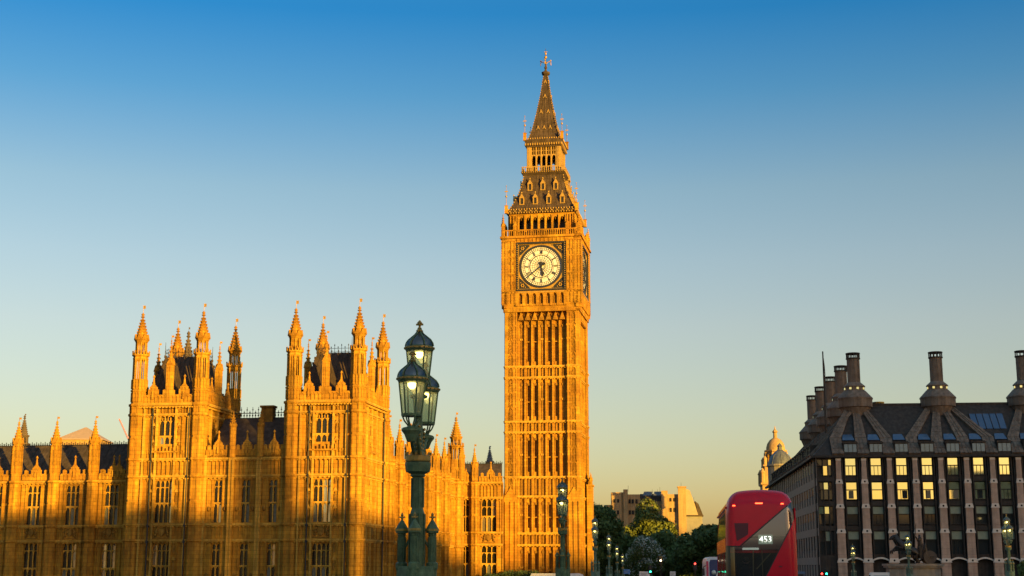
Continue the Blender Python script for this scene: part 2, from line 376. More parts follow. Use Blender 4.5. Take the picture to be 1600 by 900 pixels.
STR = [4.94, 6.8, 12.5, 14.6]
def pav_tower(x0, x1, dd=11.0, left=False):
    """pavilion tower: turret centres at x0 and x1 (front), dd deep"""
    mb = MB(); W_ = x1-x0; xm = (x0+x1)/2
    for k, (wd, M) in enumerate(((W_, T(xm, -.35)), (dd, T(x1+.35, dd/2) @ Rz(pi/2)), (W_, T(xm, dd+.35) @ Rz(pi)), (dd, T(x0-.35, dd/2) @ Rz(-pi/2)))):
        mb.M = M; h = wd/2; zb = -6
        ww = 1.05 if k == 0 else .8
        wins = [(-ww, ww, 15.9+.5, 20.0), (-1.15 if k == 0 else -.8, 1.15 if k == 0 else .8, 7.0, 12.0), (-1.15 if k == 0 else -.8, 1.15 if k == 0 else .8, -1.2, 4.5)]
        wall_open(mb, -h, h, zb, 21.3, wins, 0, .5)
        # side lights of the oriel bay: blind tracery
        for z0_, z1_ in ((7.0, 12.2), (-1.2, 4.6), (15.2, 20.0)):
            for s_ in (-1, 1):
                a = (1.25 if k == 0 else .95)
                n_ = 1 if h < 4.5 else 2
                xs = [a+.0, a+.75, min(h-.95, a+1.6)]
                panels(mb, *(sorted((s_*xs[0], s_*xs[1]))), z0_, z1_, 1, 0, .12, .12)
                for zq in range(int(z0_), int(z1_), 2):     # canopied niches with statues
                    mb.k = 1; mb.box(s_*(a+.37)-.11, s_*(a+.37)+.11, -.16, -.01, zq+.45, zq+1.25); mb.ball((s_*(a+.37), -.1, zq+1.4), .11, 6)
                    mb.k = 2; mb.prism([(s_*(a+.37)-.26, zq+1.6), (s_*(a+.37)+.26, zq+1.6), (s_*(a+.37), zq+2.0)], -.22, -.003); mb.k = 0
                panels(mb, *(sorted((s_*xs[1], s_*xs[2]))), z0_, z1_, 1, 0, .12, .10)
        mb.k = 1; mb.box(-h+.9, h-.9, -.02, -.004, 20.1, 21.0); mb.k = 0
        panels(mb, -h+.8, h-.8, 20.15, 21.0, int(wd/.5), 0, .09, .07)
        panels(mb, -h+.8, h-.8, 12.7, 14.4, int(wd/.72), 0, .14, .1)
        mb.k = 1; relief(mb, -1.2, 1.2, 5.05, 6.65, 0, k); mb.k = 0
        panels(mb, -h+.8, -1.3, 5.1, 6.6, 3, 0, .1, .08); panels(mb, 1.3, h-.8, 5.1, 6.6, 3, 0, .1, .08)
        panels(mb, -h+.8, h-.8, 14.75, 15.6, int(wd/.5), 0, .08, .07)
        mb.k = 2
        for s_ in STR: string(mb, -h, h, s_, .22, .24)
        string(mb, -h, h, 21.2, .3, .42, 0, .4); string(mb, -h, h, 20.0, .2, .22)
        ribs(mb, [-2.85, 2.85, -1.22, 1.22], -4, 21, .2, .2) if wd < 9 else ribs(mb, [-3.2, -1.05, 1.05, 3.2], -4, 21, .2, .2)
        mb.k = 0
        # balcony below the big window
        mb.box(-1.7, 1.7, -.34, -.003, 15.35, 15.55)
        for i in range(8): mb.box(-1.65+i*.45, -1.5+i*.45, -.33, -.15, 15.55, 16.15 if i % 2 else 15.95)
        parapet(mb, -h, h, 21.35, 1.75, 2, -.05)
        mb.k = 3
        for px_ in ((h-1.05, -1.75) if k == 0 else (h-1.0,)): mb.tube((px_, -.3, -6), (px_, -.3, 21), .085, 6); [mb.box(px_-.13, px_+.13, -.42, -.1, zq, zq+.3) for zq in (4.6, 6.5, 12.3, 14.4, 19.8)]
        mb.k = 0
    mb.M = Matrix()
    for xx in (x0, x1):
        for yy in (0, dd): oct_shaft(mb, xx, yy, -6, 21.4, .97, STR+[20.0, 21.2])
    mb.box(x0-.2, x1+.2, .2, dd-.2, 21.0, 21.5)
    tw = mb.build('pavilion_tower', SM+[IRON], palace)
    for nm, M in (('f', T(xm, -.35)), ('n', T(x1+.35, dd/2) @ Rz(pi/2))):
        ww = 1.05 if nm == 'f' else .8; w2 = 1.15 if nm == 'f' else .8
        window(-ww, ww, 16.4, 20.0, 3, (17.35,), 1.0, 0, M).build('window', WMATS, tw)
        window(-w2, w2, 7.0, 12.0, 4 if nm == 'f' else 2, (9.3,), 0, 0, M).build('window', WMATS, tw)
        window(-w2, w2, -1.2, 4.5, 4 if nm == 'f' else 2, (1.9,), 0, 0, M).build('window', WMATS, tw)
    for xx in (x0, x1):
        for yy in (0, dd): turret(tw, xx, yy)
    p = MB()
    for cx, cy in ((xm, -.1), (xm, dd+.1), (x0-.1, dd/2), (x1+.1, dd/2)):
        pp = MB(); pinnacle(pp, cx, cy, 21.4, 26.2, 29.3, .36)
        vane(pp, cx, cy, 29.2, .6); pp.build('pinnacle', SM, tw)
    r_ = MB(); yc = dd/2
    def tr(x, y, z): return (x, y, z)
    b0 = (xm-3.5, xm+3.5, 1.0, dd-1.0); b1 = (xm-2.2, xm+2.2, 3.2, dd-3.2)
    vs = [(b0[0],b0[2],22), (b0[1],b0[2],22), (b0[1],b0[3],22), (b0[0],b0[3],22), (b1[0],b1[2],27.6), (b1[1],b1[2],27.6), (b1[1],b1[3],27.6), (b1[0],b1[3],27.6)]
    r_.add(vs, [(0,1,5,4), (1,2,6,5), (2,3,7,6), (3,0,4,7), (4,5,6,7)])
    for i in range(1, 8):   # iron seams
        t = i/8; r_.tube(Vector(vs[0]).lerp(Vector(vs[1]), t)+Vector((0,-.02,0)), Vector(vs[4]).lerp(Vector(vs[5]), t)+Vector((0,-.02,0)), .035, 4)
        r_.tube(Vector(vs[1]).lerp(Vector(vs[2]), t), Vector(vs[5]).lerp(Vector(vs[6]), t), .035, 4)
    for i in range(4):
        a, b = Vector(vs[i]), Vector(vs[i+4])
        for q in range(9):
            c = a.lerp(b, q/8); r_.box(c.x-.1, c.x+.1, c.y-.1, c.y+.1, c.z-.08, c.z+.22)
    r_.build('roof', IRONROOF, tw)
    c_ = MB()
    def crest(a, b, z, h=1.0):
        a, b = Vector(a), Vector(b); L = (b-a).length; n = max(2, int(L/.42))
        c_.tube(a+Vector((0,0,z+.1)), b+Vector((0,0,z+.1)), .035, 4); c_.tube(a+Vector((0,0,z+h*.55)), b+Vector((0,0,z+h*.55)), .03, 4)
        for i in range(n+1):
            p_ = a.lerp(b, i/n); c_.tube(p_+Vector((0,0,z)), p_+Vector((0,0,z+h*(1.1 if i % 2 else .8))), .03, 4); c_.ball((p_.x, p_.y, z+h*(.95 if i % 2 else .7)), .075, 5)
    crest((b1[0],b1[2],0), (b1[1],b1[2],0), 27.6); crest((b1[1],b1[2],0), (b1[1],b1[3],0), 27.6); crest((b1[0],b1[2],0), (b1[0],b1[3],0), 27.6); crest((b1[0],b1[3],0), (b1[1],b1[3],0), 27.6)
    for i in range(4): c_.tube(vs[4+i], Vector(vs[4+i])+Vector((0,0,1.9)), .06, 5, .02)
    c_.build('roof_cresting', IRON, tw)
    return tw
pav_tower(-7.9, .1); pav_tower(-27.7, -19.75, left=True)

def crest_line(mb, x0, x1, y, z, h=.9, step=.4):
    mb.box(x0, x1, y-.03, y+.03, z, z+.1); mb.box(x0, x1, y-.025, y+.025, z+h*.5, z+h*.57)
    n = int((x1-x0)/step)
    for i in range(n+1):
        x = x0+(x1-x0)*i/n; hh = h*(1.15 if i % 2 else .8); mb.box(x-.025, x+.025, y-.025, y+.025, z, z+hh)
        mb.box(x-.09, x+.09, y-.025, y+.025, z+hh*.72, z+hh*.8); mb.add([(x-.12, y, z+h*.3), (x, y, z+h*.48), (x+.12, y, z+h*.3), (x, y, z+h*.14)], [(0,1,2,3)])
# link range between the towers
mb = MB(); xa, xb = -18.8, -8.85; yl = .0
wx = [-17.05, -13.55, -10.15]
wall_open(mb, xa, xb, -6, 15.0, [(x-.52, x+.52, 7.0, 12.0) for x in wx]+[(x-.52, x+.52, -1.2, 4.5) for x in wx], yl, .5)
for x in wx:
    panels(mb, x-.75, x+.75, 12.7, 14.4, 3, yl, .1, .1); panels(mb, x-.6, x+.6, 5.15, 6.6, 2, yl, .1, .1)
    for s_ in (-1, 1):
        panels(mb, x+s_*.95-.3, x+s_*.95+.3, 7.1, 12.1, 1, yl, .08, .1); panels(mb, x+s_*.95-.3, x+s_*.95+.3, -1, 4.6, 1, yl, .08, .1)
        mb.k = 1; mb.ball((x+s_*1.0, yl-.08, 8.6), .2, 6, 1.5); mb.ball((x+s_*1.0, yl-.08, .8), .2, 6, 1.5); mb.k = 0
mb.k = 2
for s_ in STR: string(mb, xa, xb, s_, .22, .22, yl)
for x in (-15.35, -11.85): mb.box(x-.3, x+.3, yl-.4, yl-.003, -6, 14.9); ribs(mb, [x-.2, x+.2], -5, 14.4, .09, .08, yl-.4)
ribs(mb, [-18.7, -8.95], -6, 15, .3, .15, yl)
mb.k = 0
for a, b in ((-18.7, -15.7), (-15.0, -12.2), (-11.5, -8.9)): parapet(mb, a, b, 14.75, 1.5, 1, yl)
mb.box(xa, xb, .5, 11, 14.2, 14.7)
lk = mb.build('link_range', SM, palace)
for x in wx:
    window(x-.52, x+.52, 7.0, 12.0, 2, (9.3,), 0, yl).build('window', WMATS, lk); window(x-.52, x+.52, -1.2, 4.5, 2, (1.9,), 0, yl).build('window', WMATS, lk)
for x in (-15.35, -11.85):
    p = MB(); p.rings(x, yl-.15, [(14.7, .4), (18.3, .4), (18.5, .5), (18.7, .5), (18.72, .3)]); spire(p, x, yl-.15, 18.7, .3, 1.6, 8, 4); p.build('pinnacle', SM, lk)
r_ = MB(); r_.add([(xa, 1.0, 15), (xb, 1.0, 15), (xb, 6, 20.0), (xa, 6, 20.0), (xa, 11, 15), (xb, 11, 15)], [(0,1,2,3), (3,2,5,4), (0,3,4), (1,5,2)]); r_.build('roof', SLATE, lk)
c_ = MB(); crest_line(c_, xa+1, xb, 6, 20.0, 1.25, .36); c_.build('roof_cresting', IRON, lk)
c_ = MB(); c_.box(-13.9, -12.4, 5.5, 6.6, 19, 21.3); c_.box(-14.05, -12.25, 5.35, 6.75, 21.3, 21.55); c_.build('chimney', STONE_DARK, lk)
# river wing on the left
mb = MB(); xa, xb = -62.0, -28.5; yw = 2.5
bx = [-44.65-5.15*k for k in (3, 2, 1)]+[-44.65, -39.5, -34.35]
wx = [b+2.55 for b in bx]
wall_open(mb, xa, xb, -6, 12.4, [(x-.92, x+.92, 6.9, 11.7) for x in wx]+[(x-.92, x+.92, -1.5, 4.6) for x in wx], yw, .5)
mb.k = 1
for i, x in enumerate(wx): relief(mb, x-.95, x+.95, 5.1, 6.6, yw, i)
mb.k = 0
for x in wx:
    for s_ in (-1, 1):
        panels(mb, x+s_*1.3-.28, x+s_*1.3+.28, 7.0, 12.0, 1, yw, .1, .1); panels(mb, x+s_*1.3-.28, x+s_*1.3+.28, 5.1, 6.6, 1, yw, .1, .1); panels(mb, x+s_*1.3-.28, x+s_*1.3+.28, -1, 4.6, 1, yw, .1, .1)
mb.k = 2
for s_ in (4.94, 6.75, 12.2): string(mb, xa, xb, s_, .22, .24, yw)
mb.k = 0
for b in bx:
    mb.rings(b, yw-.1, [(-6, .75), (12.3, .72)])
    for k in range(8):
        mb.M = T(b, yw-.1) @ Rz(k*pi/4)
        for z0_, z1_ in ((7, 9.4), (9.6, 12), (5.1, 6.6), (2, 4.7), (-1, 1.8)): panels(mb, -.24, .24, z0_, z1_, 1, -.68, .05, .07)
        mb.M = Matrix()
    for s_ in (4.94, 6.75, 12.2): mb.rings(b, yw-.1, [(s_-.2, .76), (s_-.1, .92), (s_+.1, .92), (s_+.12, .74)])
for b in bx+[bx[-1]+5.15]: parapet(mb, b-4.3 if True else 0, b-.75, 12.3, 1.4, 1, yw)
parapet(mb, bx[-1]+.8, xb, 12.3, 1.4, 1, yw)
mb.box(xa, xb, yw+.4, yw+8, 12, 12.4)
wg = mb.build('river_wing', SM, palace)
for x in wx:
    window(x-.92, x+.92, 6.9, 11.7, 3, (9.1,), 0, yw).build('window', WMATS, wg); window(x-.92, x+.92, -1.5, 4.6, 3, (1.6,), 0, yw).build('window', WMATS, wg)
p0 = None
for b in bx:
    if p0 is None:
        p = MB(); p.rings(0, 0, [(12.3, .66), (16.9, .6), (17.1, .72), (17.2, .72)])
        for k in range(8):
            p.M = Rz(k*pi/4); panels(p, -.2, .2, 13.2, 16.7, 1, -.59, .06, .07); p.k = 1; p.box(-.09, .09, -.6, -.5, 14.2, 16.1); p.k = 0; p.prism([(-.26, 16.9), (.26, 16.9), (0, 17.7)], -.68, -.4); p.M = Matrix()
        spire(p, 0, 0, 17.1, .6, 2.7, 8, 6); vane(p, 0, 0, 19.7, .6); p0 = p.build('pinnacle', SM, wg, (b, yw-.1, 0))
    else: q = p0.copy(); COL.objects.link(q); q.parent = wg; q.location = (b, yw-.1, 0)
r_ = MB(); r_.add([(xa, 3.6, 12.3), (xb, 3.6, 12.3), (xb, 8.5, 17.2), (xa, 8.5, 17.2), (xa, 13, 12.3), (xb, 13, 12.3)], [(0,1,2,3), (3,2,5,4), (0,3,4), (1,5,2)])
for x in range(-60, -29, 1): r_.tube((x, 3.58, 12.3), (x, 8.48, 17.22), .03, 4)
r_.build('roof', SLATE, wg)
c_ = MB(); crest_line(c_, xa, xb, 8.5, 17.2, .45, .3); c_.build('roof_cresting', IRON, wg)
# north range along the bridge side
mb = MB(); xn = .35; by = [13, 18.4, 23.8, 29.2, 34.6, 40, 45.6]
mb.M = T(xn, 0) @ Rz(pi/2)     # u = +y, outward +x
wy = [(a+b)/2 for a, b in zip(by, by[1:])]+[50.2]
wall_open(mb, 11, 58, -6, 15.2, [(y-1, y+1, 7.0, 12.2) for y in wy]+[(y-1, y+1, -1.2, 4.6) for y in wy], 0, .5)
for y in wy:
    mb.k = 1; relief(mb, y-1, y+1, 5.1, 6.6, 0, int(y)); mb.k = 0
    panels(mb, y-1.3, y+1.3, 12.6, 14.5, 4, 0, .12, .1); panels(mb, y-1.7, y-1.1, 7, 12, 1, 0, .1, .1); panels(mb, y+1.1, y+1.7, 7, 12, 1, 0, .1, .1)
    parapet(mb, y-1.9, y+1.9, 15.2, .8, 1, 0, tip=.6)
mb.k = 2
for s_ in STR+[15.1]: string(mb, 11, 58, s_, .22, .24)
mb.k = 0; mb.M = Matrix()
for y in by: oct_shaft(mb, xn+.25, y, -6, 15.2, .82, STR+[15.1])
oct_shaft(mb, xn+.2, 54.2, -6, 17, 1.25, STR+[15.1])
# wall that turns to face the river beside the clock tower
mb.M = T(0, 58)
wall_open(mb, .3, 7.3, -6, 14.9, [(3.9, 6.3, 7.25, 12.2), (3.9, 6.3, -.5, 5.1), (.75, 1.9, 7.25, 12.2), (.75, 1.9, -.5, 5.1)], 0, .5)
mb.k = 1; relief(mb, 3.9, 6.3, 5.4, 7.0, 0, 77); mb.k = 0
panels(mb, 3.8, 6.5, 12.5, 14.4, 5, 0, .1, .1); panels(mb, 3.3, 3.85, 7.2, 12, 1, 0, .1, .1); panels(mb, 6.35, 6.95, 7.2, 12, 1, 0, .1, .1)
mb.k = 2
for s_ in (5.25, 7.1, 12.5, 14.8): string(mb, .3, 7.3, s_, .22, .24)
mb.k = 0
parapet(mb, 3.5, 7.2, 14.9, 1.5, 1); parapet(mb, .5, 2.2, 14.9, 1.3, 1, tip=.6)
oct_shaft(mb, 2.75, -.05, -6, 15, .7, [5.25, 7.1, 12.5, 14.8]); mb.add([(7.28, -.2, -6), (7.28, -.2, 14.9), (4.3, 16.2, 14.9), (4.3, 16.2, -6), (7.0, .4, -6), (7.0, .4, 14.9), (4.0, 16.2, 14.9), (4.0, 16.2, -6)], [(0,1,2,3), (4,7,6,5), (1,5,6,2), (0,4,5,1)])
mb.M = Matrix(); mb.box(.3, 4.9, 58.5, 70, 13.5, 14.5); mb.box(-14, .1, 11.5, 58, 13.4, 14.6)
nr = mb.build('north_range', SM, palace)
for y in wy: 
    Mn = T(xn, 0) @ Rz(pi/2)
    window(y-1, y+1, 7.0, 12.2, 3, (9.4,), 0, 0, Mn).build('window', WMATS, nr); window(y-1, y+1, -1.2, 4.6, 3, (1.9,), 0, 0, Mn).build('window', WMATS, nr)
for x0_, x1_, n_ in ((3.9, 6.3, 3), (.75, 1.9, 2)):
    window(x0_, x1_, 7.25, 12.2, n_, (9.6,), 0, 0, T(0, 58)).build('window', WMATS, nr); window(x0_, x1_, -.5, 5.1, n_, (2.3,), 0, 0, T(0, 58)).build('window', WMATS, nr)
p = MB(); p.rings(0, 0, [(15.1, .62), (17.3, .56), (17.5, .68), (17.6, .68)])
for k in range(8):
    p.M = Rz(k*pi/4); panels(p, -.19, .19, 15.4, 17.2, 1, -.53, .05, .06); p.k = 1; p.box(-.09, .09, -.59, -.4, 15.7, 16.9); p.k = 0; p.prism([(-.24, 17.3), (.24, 17.3), (0, 18.1)], -.62, -.35); p.M = Matrix()
spire(p, 0, 0, 17.5, .56, 2.8, 8, 6); vane(p, 0, 0, 20.2, .7)
p0 = None
for x, y in [(xn+.25, y) for y in by]+[(2.75, 57.95)]:
    if p0 is None: p0 = p.build('pinnacle', SM, nr, (x, y, 0))
    else: q = p0.copy(); COL.objects.link(q); q.parent = nr; q.location = (x, y, 0)
p = MB(); p.rings(0, 0, [(17, 1.2), (18.2, 1.2)]); slit_stage(p, 0, 0, 18.2, 20.0, 1.1); crown(p, 0, 0, 20.3, 1.1, .5); slit_stage(p, 0, 0, 20.3, 21.4, .85); p.rings(0, 0, [(21.4, .9), (21.7, 1.05)]); spire(p, 0, 0, 21.6, .9, 3.3, 8, 7); vane(p, 0, 0, 24.8, .8)
for k in range(4): p.M = T(1.35*cos(k*pi/2+pi/4), 1.35*sin(k*pi/2+pi/4)) ; pinnacle(p, 0, 0, 15, 18.6, 20.6, .22); p.M = Matrix()
p.build('stair_turret', SM, nr, (xn+.2, 54.2, 0))
r_ = MB(); r_.add([(-.4, 11.5, 15), (-.4, 58, 15), (-4.5, 58, 16.6), (-4.5, 11.5, 16.6), (-9, 58, 15), (-9, 11.5, 15)], [(0,1,2,3), (3,2,4,5), (1,4,2), (0,3,5)])
r_.add([(-3, 58.9, 14.8), (7.0, 58.9, 14.8), (6.0, 64.5, 18.2), (-3, 64.5, 18.2), (-3, 70, 14.8), (5.0, 70, 14.8)], [(0,1,2,3), (3,2,5,4), (0,3,4), (1,5,2)])
r_.build('roof', SLATE, nr)
c_ = MB(); crest_line(c_, -3, 6.0, 64.5, 18.2, .45, .3); c_.build('roof_cresting', IRON, nr)

# ---------------------------------------------------------------- clock tower
TL = P0+PX*(4.68+6.35)+PY*(74.7+6.35)
ct = thing('clock_tower', 'tall square gothic clock tower with gilded belfry and iron spire', 'clock tower', TL, PR)
H = 6.35
def sides(mb, fn, ks=(0, 1, 2, 3)):
    for k in ks: mb.M = Rz(k*pi/2); fn(mb, k)
    mb.M = Matrix()
bays = [-4.2+1.2*i for i in range(8)]          # seven bays between the corner buttresses
strs = [5.47, 7.37, 13.5, 16.7, 24.3, 26.1, 33.63, 35.5]
stages = [(-2, 5.47), (7.37, 13.5), (16.7, 24.3), (26.1, 33.63), (35.5, 45.0)]
def shaft(mb, k):
    slots = [1, 2, 4, 5]; yb = -H+.74; yr = -H+.36
    ops = []
    for z0, z1 in stages:
        for i in slots: ops.append((bays[i]+.36, bays[i]+.84, z0+.9, z1-(2.6 if z1 > 44 else 1.15)))
    wall_open(mb, -4.3, 4.3, -2, 45.2, ops, yb, .5)
    mb.k = 1
    for o in ops: mb.box(o[0]-.05, o[1]+.05, yb+.4, yb+.48, o[2]-.1, o[3]+.1)
    mb.k = 0
    for i, x in enumerate(bays): mb.box(x-.15, x+.15, yr+.03, yb-.003, -2, 44.6); mb.box(x-.06, x+.06, yr-.06, yr+.027, -2, 44.3)
    for z0, z1 in stages:
        for i in range(7):
            a, b = bays[i]+.17, bays[i+1]-.17; zt = z1-(1.5 if z1 > 44 else .25)
            head(mb, a, b, zt-.7, zt, yb-.2, yb-.003, 3)
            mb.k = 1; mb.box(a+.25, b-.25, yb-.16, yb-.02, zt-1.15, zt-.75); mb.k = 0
            if i not in slots:
                mb.box((a+b)/2-.06, (a+b)/2+.06, yb-.14, yb-.003, z0+.4, zt-.5)
                mb.k = 2; mb.box(a+.12, b-.12, yb-.12, yb-.02, (z0+z1)/2-.15, (z0+z1)/2+.15); mb.k = 0
            else: mb.box(a, b, yb-.1, yb+.3, (z0+z1)/2-.5, (z0+z1)/2-.36); mb.box(a+.1, a+.19, yb-.08, yb-.003, z0+.4, zt-.6); mb.box(b-.19, b-.1, yb-.08, yb-.003, z0+.4, zt-.6)
    for z0, z1 in ((5.47, 7.37), (13.5, 16.7), (24.3, 26.1), (33.63, 35.5)):
        for i in range(7):
            a, b = bays[i]+.17, bays[i+1]-.17
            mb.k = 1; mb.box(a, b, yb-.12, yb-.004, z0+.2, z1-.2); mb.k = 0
            panels(mb, a+.05, b-.05, z0+.15, z1-.15, 2, yb-.12, .1, .08)
    # hoods below the clock stage
    for i in range(7):
        a, b = bays[i]+.12, bays[i+1]-.12
        mb.prism([(a, 43.5), (b, 43.5), ((a+b)/2, 44.9)], -H-.12, yb); mb.k = 1; mb.box(a+.2, b-.2, -H-.14, -H-.121, 43.55, 43.95); mb.k = 0
    for x in (-4.32, 4.32, -4.98, 4.98): mb.k = 1; mb.box(x-.05, x+.05, -H-.02, -H+.2, -2, 45); mb.k = 0  # thin dark strips put shade lines into the stone beside the buttresses
    # corner buttresses
    for s_ in (-1, 1):
        for xa_, xb_, pr in ((4.3, 5.0, .1), (5.0, 5.9, .0), (5.9, H, .12)):
            a, b = sorted((s_*xa_, s_*xb_)); mb.box(a, b, -H-pr, -H+1.5, -2, 45)
        zz = [-2, *strs, 45]
        for z0, z1 in zip(zz, zz[1:]):
            n = max(1, round((z1-z0)/2.3)); hh = (z1-z0)/n
            for i in range(n):
                a, b = sorted((s_*5.02, s_*5.88)); panels(mb, a, b, z0+i*hh+.15, z0+(i+1)*hh-.15, 1, -H, .09, .1)
                a, b = sorted((s_*4.42, s_*4.9)); panels(mb, a, b, z0+i*hh+.15, z0+(i+1)*hh-.15, 1, -H-.1, .06, .07)
                mb.k = 1; mb.box(s_*5.45-.1, s_*5.45+.1, -H-.08, -H-.003, z0+i*hh+hh*.45, z0+i*hh+hh*.45+.3); mb.k = 0
        # lower gabled offset
        a, b = sorted((s_*4.25, s_*6.5)); mb.box(a, b, -H-.3, -H-.13, -2, 13.2); mb.prism([(a, 13.2), (b, 13.2), ((a+b)/2, 15.0)], -H-.3, -H-.13)
        ribs(mb, [a+.3, (a+b)/2, b-.3], -2, 12.6, .16, .1, -H-.3)
    mb.k = 2
    for s_ in strs:
        string(mb, -4.3, 4.3, s_, .22, .18, -H+.36, .6); string(mb, -H-.02, -4.3, s_, .22, .2, -H, .5); string(mb, 4.3, H+.02, s_, .22, .2, -H, .5)
    mb.k = 0
    mb.box(-H-.3, H+.3, -H-.3, -H+.5, 44.95, 45.3)
b = MB(); b.box(-4.9, 4.9, -4.9, 4.9, -2, 45); sides(b, shaft)
b.box(6.37, 7.25, 3.2, 5.8, -2, 15.6); b.box(6.3, 7.4, 3.1, 5.95, 15.6, 15.9); b.box(6.3, 7.4, 3.1, 5.95, 7.3, 7.5); pinnacle(b, 7.05, 3.5, 15.9, 16.6, 18.0, .25)
shaft_o = b.build('shaft', SM, ct)
C = 6.95
def clock_stage(mb, k):
    # corbelled arcade
    mb.prism([(-6.4, 45.3), (6.4, 45.3), (C, 46.3), (-C, 46.3)], -H-.35, -6.0)
    mb.box(-C, C, -C+.5, -6.0, 45.6, 48.4); mb.box(-C, C, -C+.0, -6.0, 48.15, 48.5)
    for i in range(8):
        x = -4.2+1.2*i; mb.box(x-.24, x+.24, -C+.0, -C+.51, 45.9, 48.2)
        if i < 7:
            head(mb, x+.24, x+.96, 47.4, 48.15, -C+.05, -C+.5, 3); mb.k = 1; mb.box(x+.34, x+.86, -C+.42, -C+.49, 46.2, 47.7); mb.k = 0
            mb.box(x+.24, x+.96, -C+.1, -C+.51, 45.9, 46.25)
    # corner piers with double panels
    for s_ in (-1, 1):
        a, b = sorted((s_*4.45, s_*C)); mb.box(a, b, -C+.12, -5.8, 46.2, 58.2)
        for xx in (4.55, 5.15, 5.75, 6.35, 6.85): mb.box(s_*xx-.1, s_*xx+.1, -C, -C+.117, 46.4, 57.6)
        for z in (48.7, 51.6, 54.6, 57.5): mb.box(a, b, -C-.03, -C+.2, z-.1, z+.1)
        for z in (49.8, 51.2, 53.2, 55.4): 
            for xx in (4.85, 5.45, 6.05): mb.k = 1; mb.box(s_*xx-.12, s_*xx+.12, -C+.04, -C+.115, z, z+.5); mb.k = 0
    mb.box(-4.45, 4.45, -C+.55, -5.8, 48.4, 57.3)
    mb.box(-C-.2, C+.2, -C-.2, -5.9, 57.9, 58.3)
    mb.box(-C, C, -C+.1, -5.9, 57.2, 57.9)
    # balustrade
    mb.box(-C, C, -C+.05, -C+.3, 59.25, 59.45)
    for i in range(36): x = -C+.2+i*(2*C-.4)/35; mb.box(x-.06, x+.06, -C+.08, -C+.26, 58.3, 59.25)
    for s_ in (-1, 1):
        for xx in (4.6, C-.25): pinnacle(mb, s_*xx, -C+.3, 58.2, 60.2, 62.4 if xx > 5 else 61.2, .25)
    for i in range(13): x = -4.2+i*.7; mb.box(x-.05, x+.05, -C-.02, -C+.1, 57.3, 57.85)
b = MB(); b.box(-5.9, 5.9, -5.9, 5.9, 45, 58.3); sides(b, clock_stage); cs = b.build('clock_stage', SM, ct)
# clock faces
DZ, DR = 52.85, 3.55
def ann(mb, r0, r1, y0, y1, n=64, a0=0, a1=2*pi):
    vs = []; fs = []
    for i in range(n+1):
        a = a0+(a1-a0)*i/n
        for r, y in ((r0, y0), (r1, y0), (r1, y1), (r0, y1)): vs.append((r*sin(a), y, DZ+r*cos(a)))
    for i in range(n):
        for j in range(4): fs.append((i*4+j, i*4+(j+1)%4, (i+1)*4+(j+1)%4, (i+1)*4+j))
    mb.add(vs, fs)
def pbar(mb, r0, r1, ang, off0, off1, w, y0, y1):
    """bar in the dial plane from radius r0 (tangential offset off0) to r1 (off1) at clock angle ang"""
    a = ang; er = Vector((sin(a), 0, cos(a))); et = Vector((cos(a), 0, -sin(a)))
    p = er*r0+et*off0; q = er*r1+et*off1; d = (q-p).normalized(); n_ = Vector((d.z, 0, -d.x))*w/2
    c = [p-n_, p+n_, q+n_, q-n_]; vs = [(v.x, y0, DZ+v.z) for v in c]+[(v.x, y1, DZ+v.z) for v in c]
    mb.add(vs, [(0,1,2,3), (7,6,5,4), (0,4,5,1), (1,5,6,2), (2,6,7,3), (3,7,4,0)])
ROM = ['XII', 'I', 'II', 'III', 'IIII', 'V', 'VI', 'VII', 'VIII', 'IX', 'X', 'XI']
YF = -C+.42
dial = MB(); dial.rings(0, 0, [(0, DR), (.05, DR)], 72)
dv = [(x, YF-z, DZ+y) for x, y, z in dial.v]; dial.v = dv
num = MB()
ann(num, DR*.965, DR*1.06, YF-.2, YF-.0); ann(num, DR*.80, DR*.815, YF-.1, YF-.04); ann(num, DR*.885, DR*.895, YF-.1, YF-.04); ann(num, DR*.535, DR*.57, YF-.11, YF-.04); ann(num, DR*.62, DR*.63, YF-.1, YF-.04)
for i in range(60): pbar(num, DR*.815, DR*.965, i*pi/30, 0, 0, .1 if i % 5 == 0 else .055, YF-.1, YF-.045)
for i, s_ in enumerate(ROM):
    wd = {'I': .13, 'V': .3, 'X': .32}; tot = sum(wd[c] for c in s_); o = -tot/2; a = i*pi/6
    for c in s_:
        m_ = o+wd[c]/2
        if c == 'I': pbar(num, DR*.64, DR*.79, a, m_, m_, .08, YF-.1, YF-.045)
        if c == 'V': pbar(num, DR*.64, DR*.79, a, m_, m_-.1, .08, YF-.1, YF-.045); pbar(num, DR*.64, DR*.79, a, m_, m_+.1, .05, YF-.1, YF-.046)
        if c == 'X': pbar(num, DR*.64, DR*.79, a, m_-.11, m_+.11, .08, YF-.1, YF-.045); pbar(num, DR*.64, DR*.79, a, m_+.11, m_-.11, .05, YF-.1, YF-.046)
        o += wd[c]
    pbar(num, DR*.57, DR*.63, a, 0, 0, .08, YF-.1, YF-.045); pbar(num, DR*.57, DR*.965, a, 0, 0, .075, YF-.095, YF-.05)
for i in range(24): pbar(num, DR*.12, DR*.535, i*pi/12, 0, DR*.07, .022, YF-.09, YF-.05); pbar(num, DR*.12, DR*.535, i*pi/12, 0, -DR*.07, .022, YF-.089, YF-.051)
for r in (.2, .32, .43): ann(num, DR*r, DR*r+.022, YF-.09, YF-.05, 40)
mh = MB(); A = radians(38.6*6)
pbar(mh, -.9, .2, A, 0, 0, .26, YF-.3, YF-.24); pbar(mh, .1, DR*.9, A, 0, 0, .15, YF-.3, YF-.24); 
for t, w in ((-.75, .5), (-.5, .36)): pbar(mh, t-.12, t+.12, A, 0, 0, w, YF-.31, YF-.23)
hh = MB(); A = radians((5+38.6/60)*30)
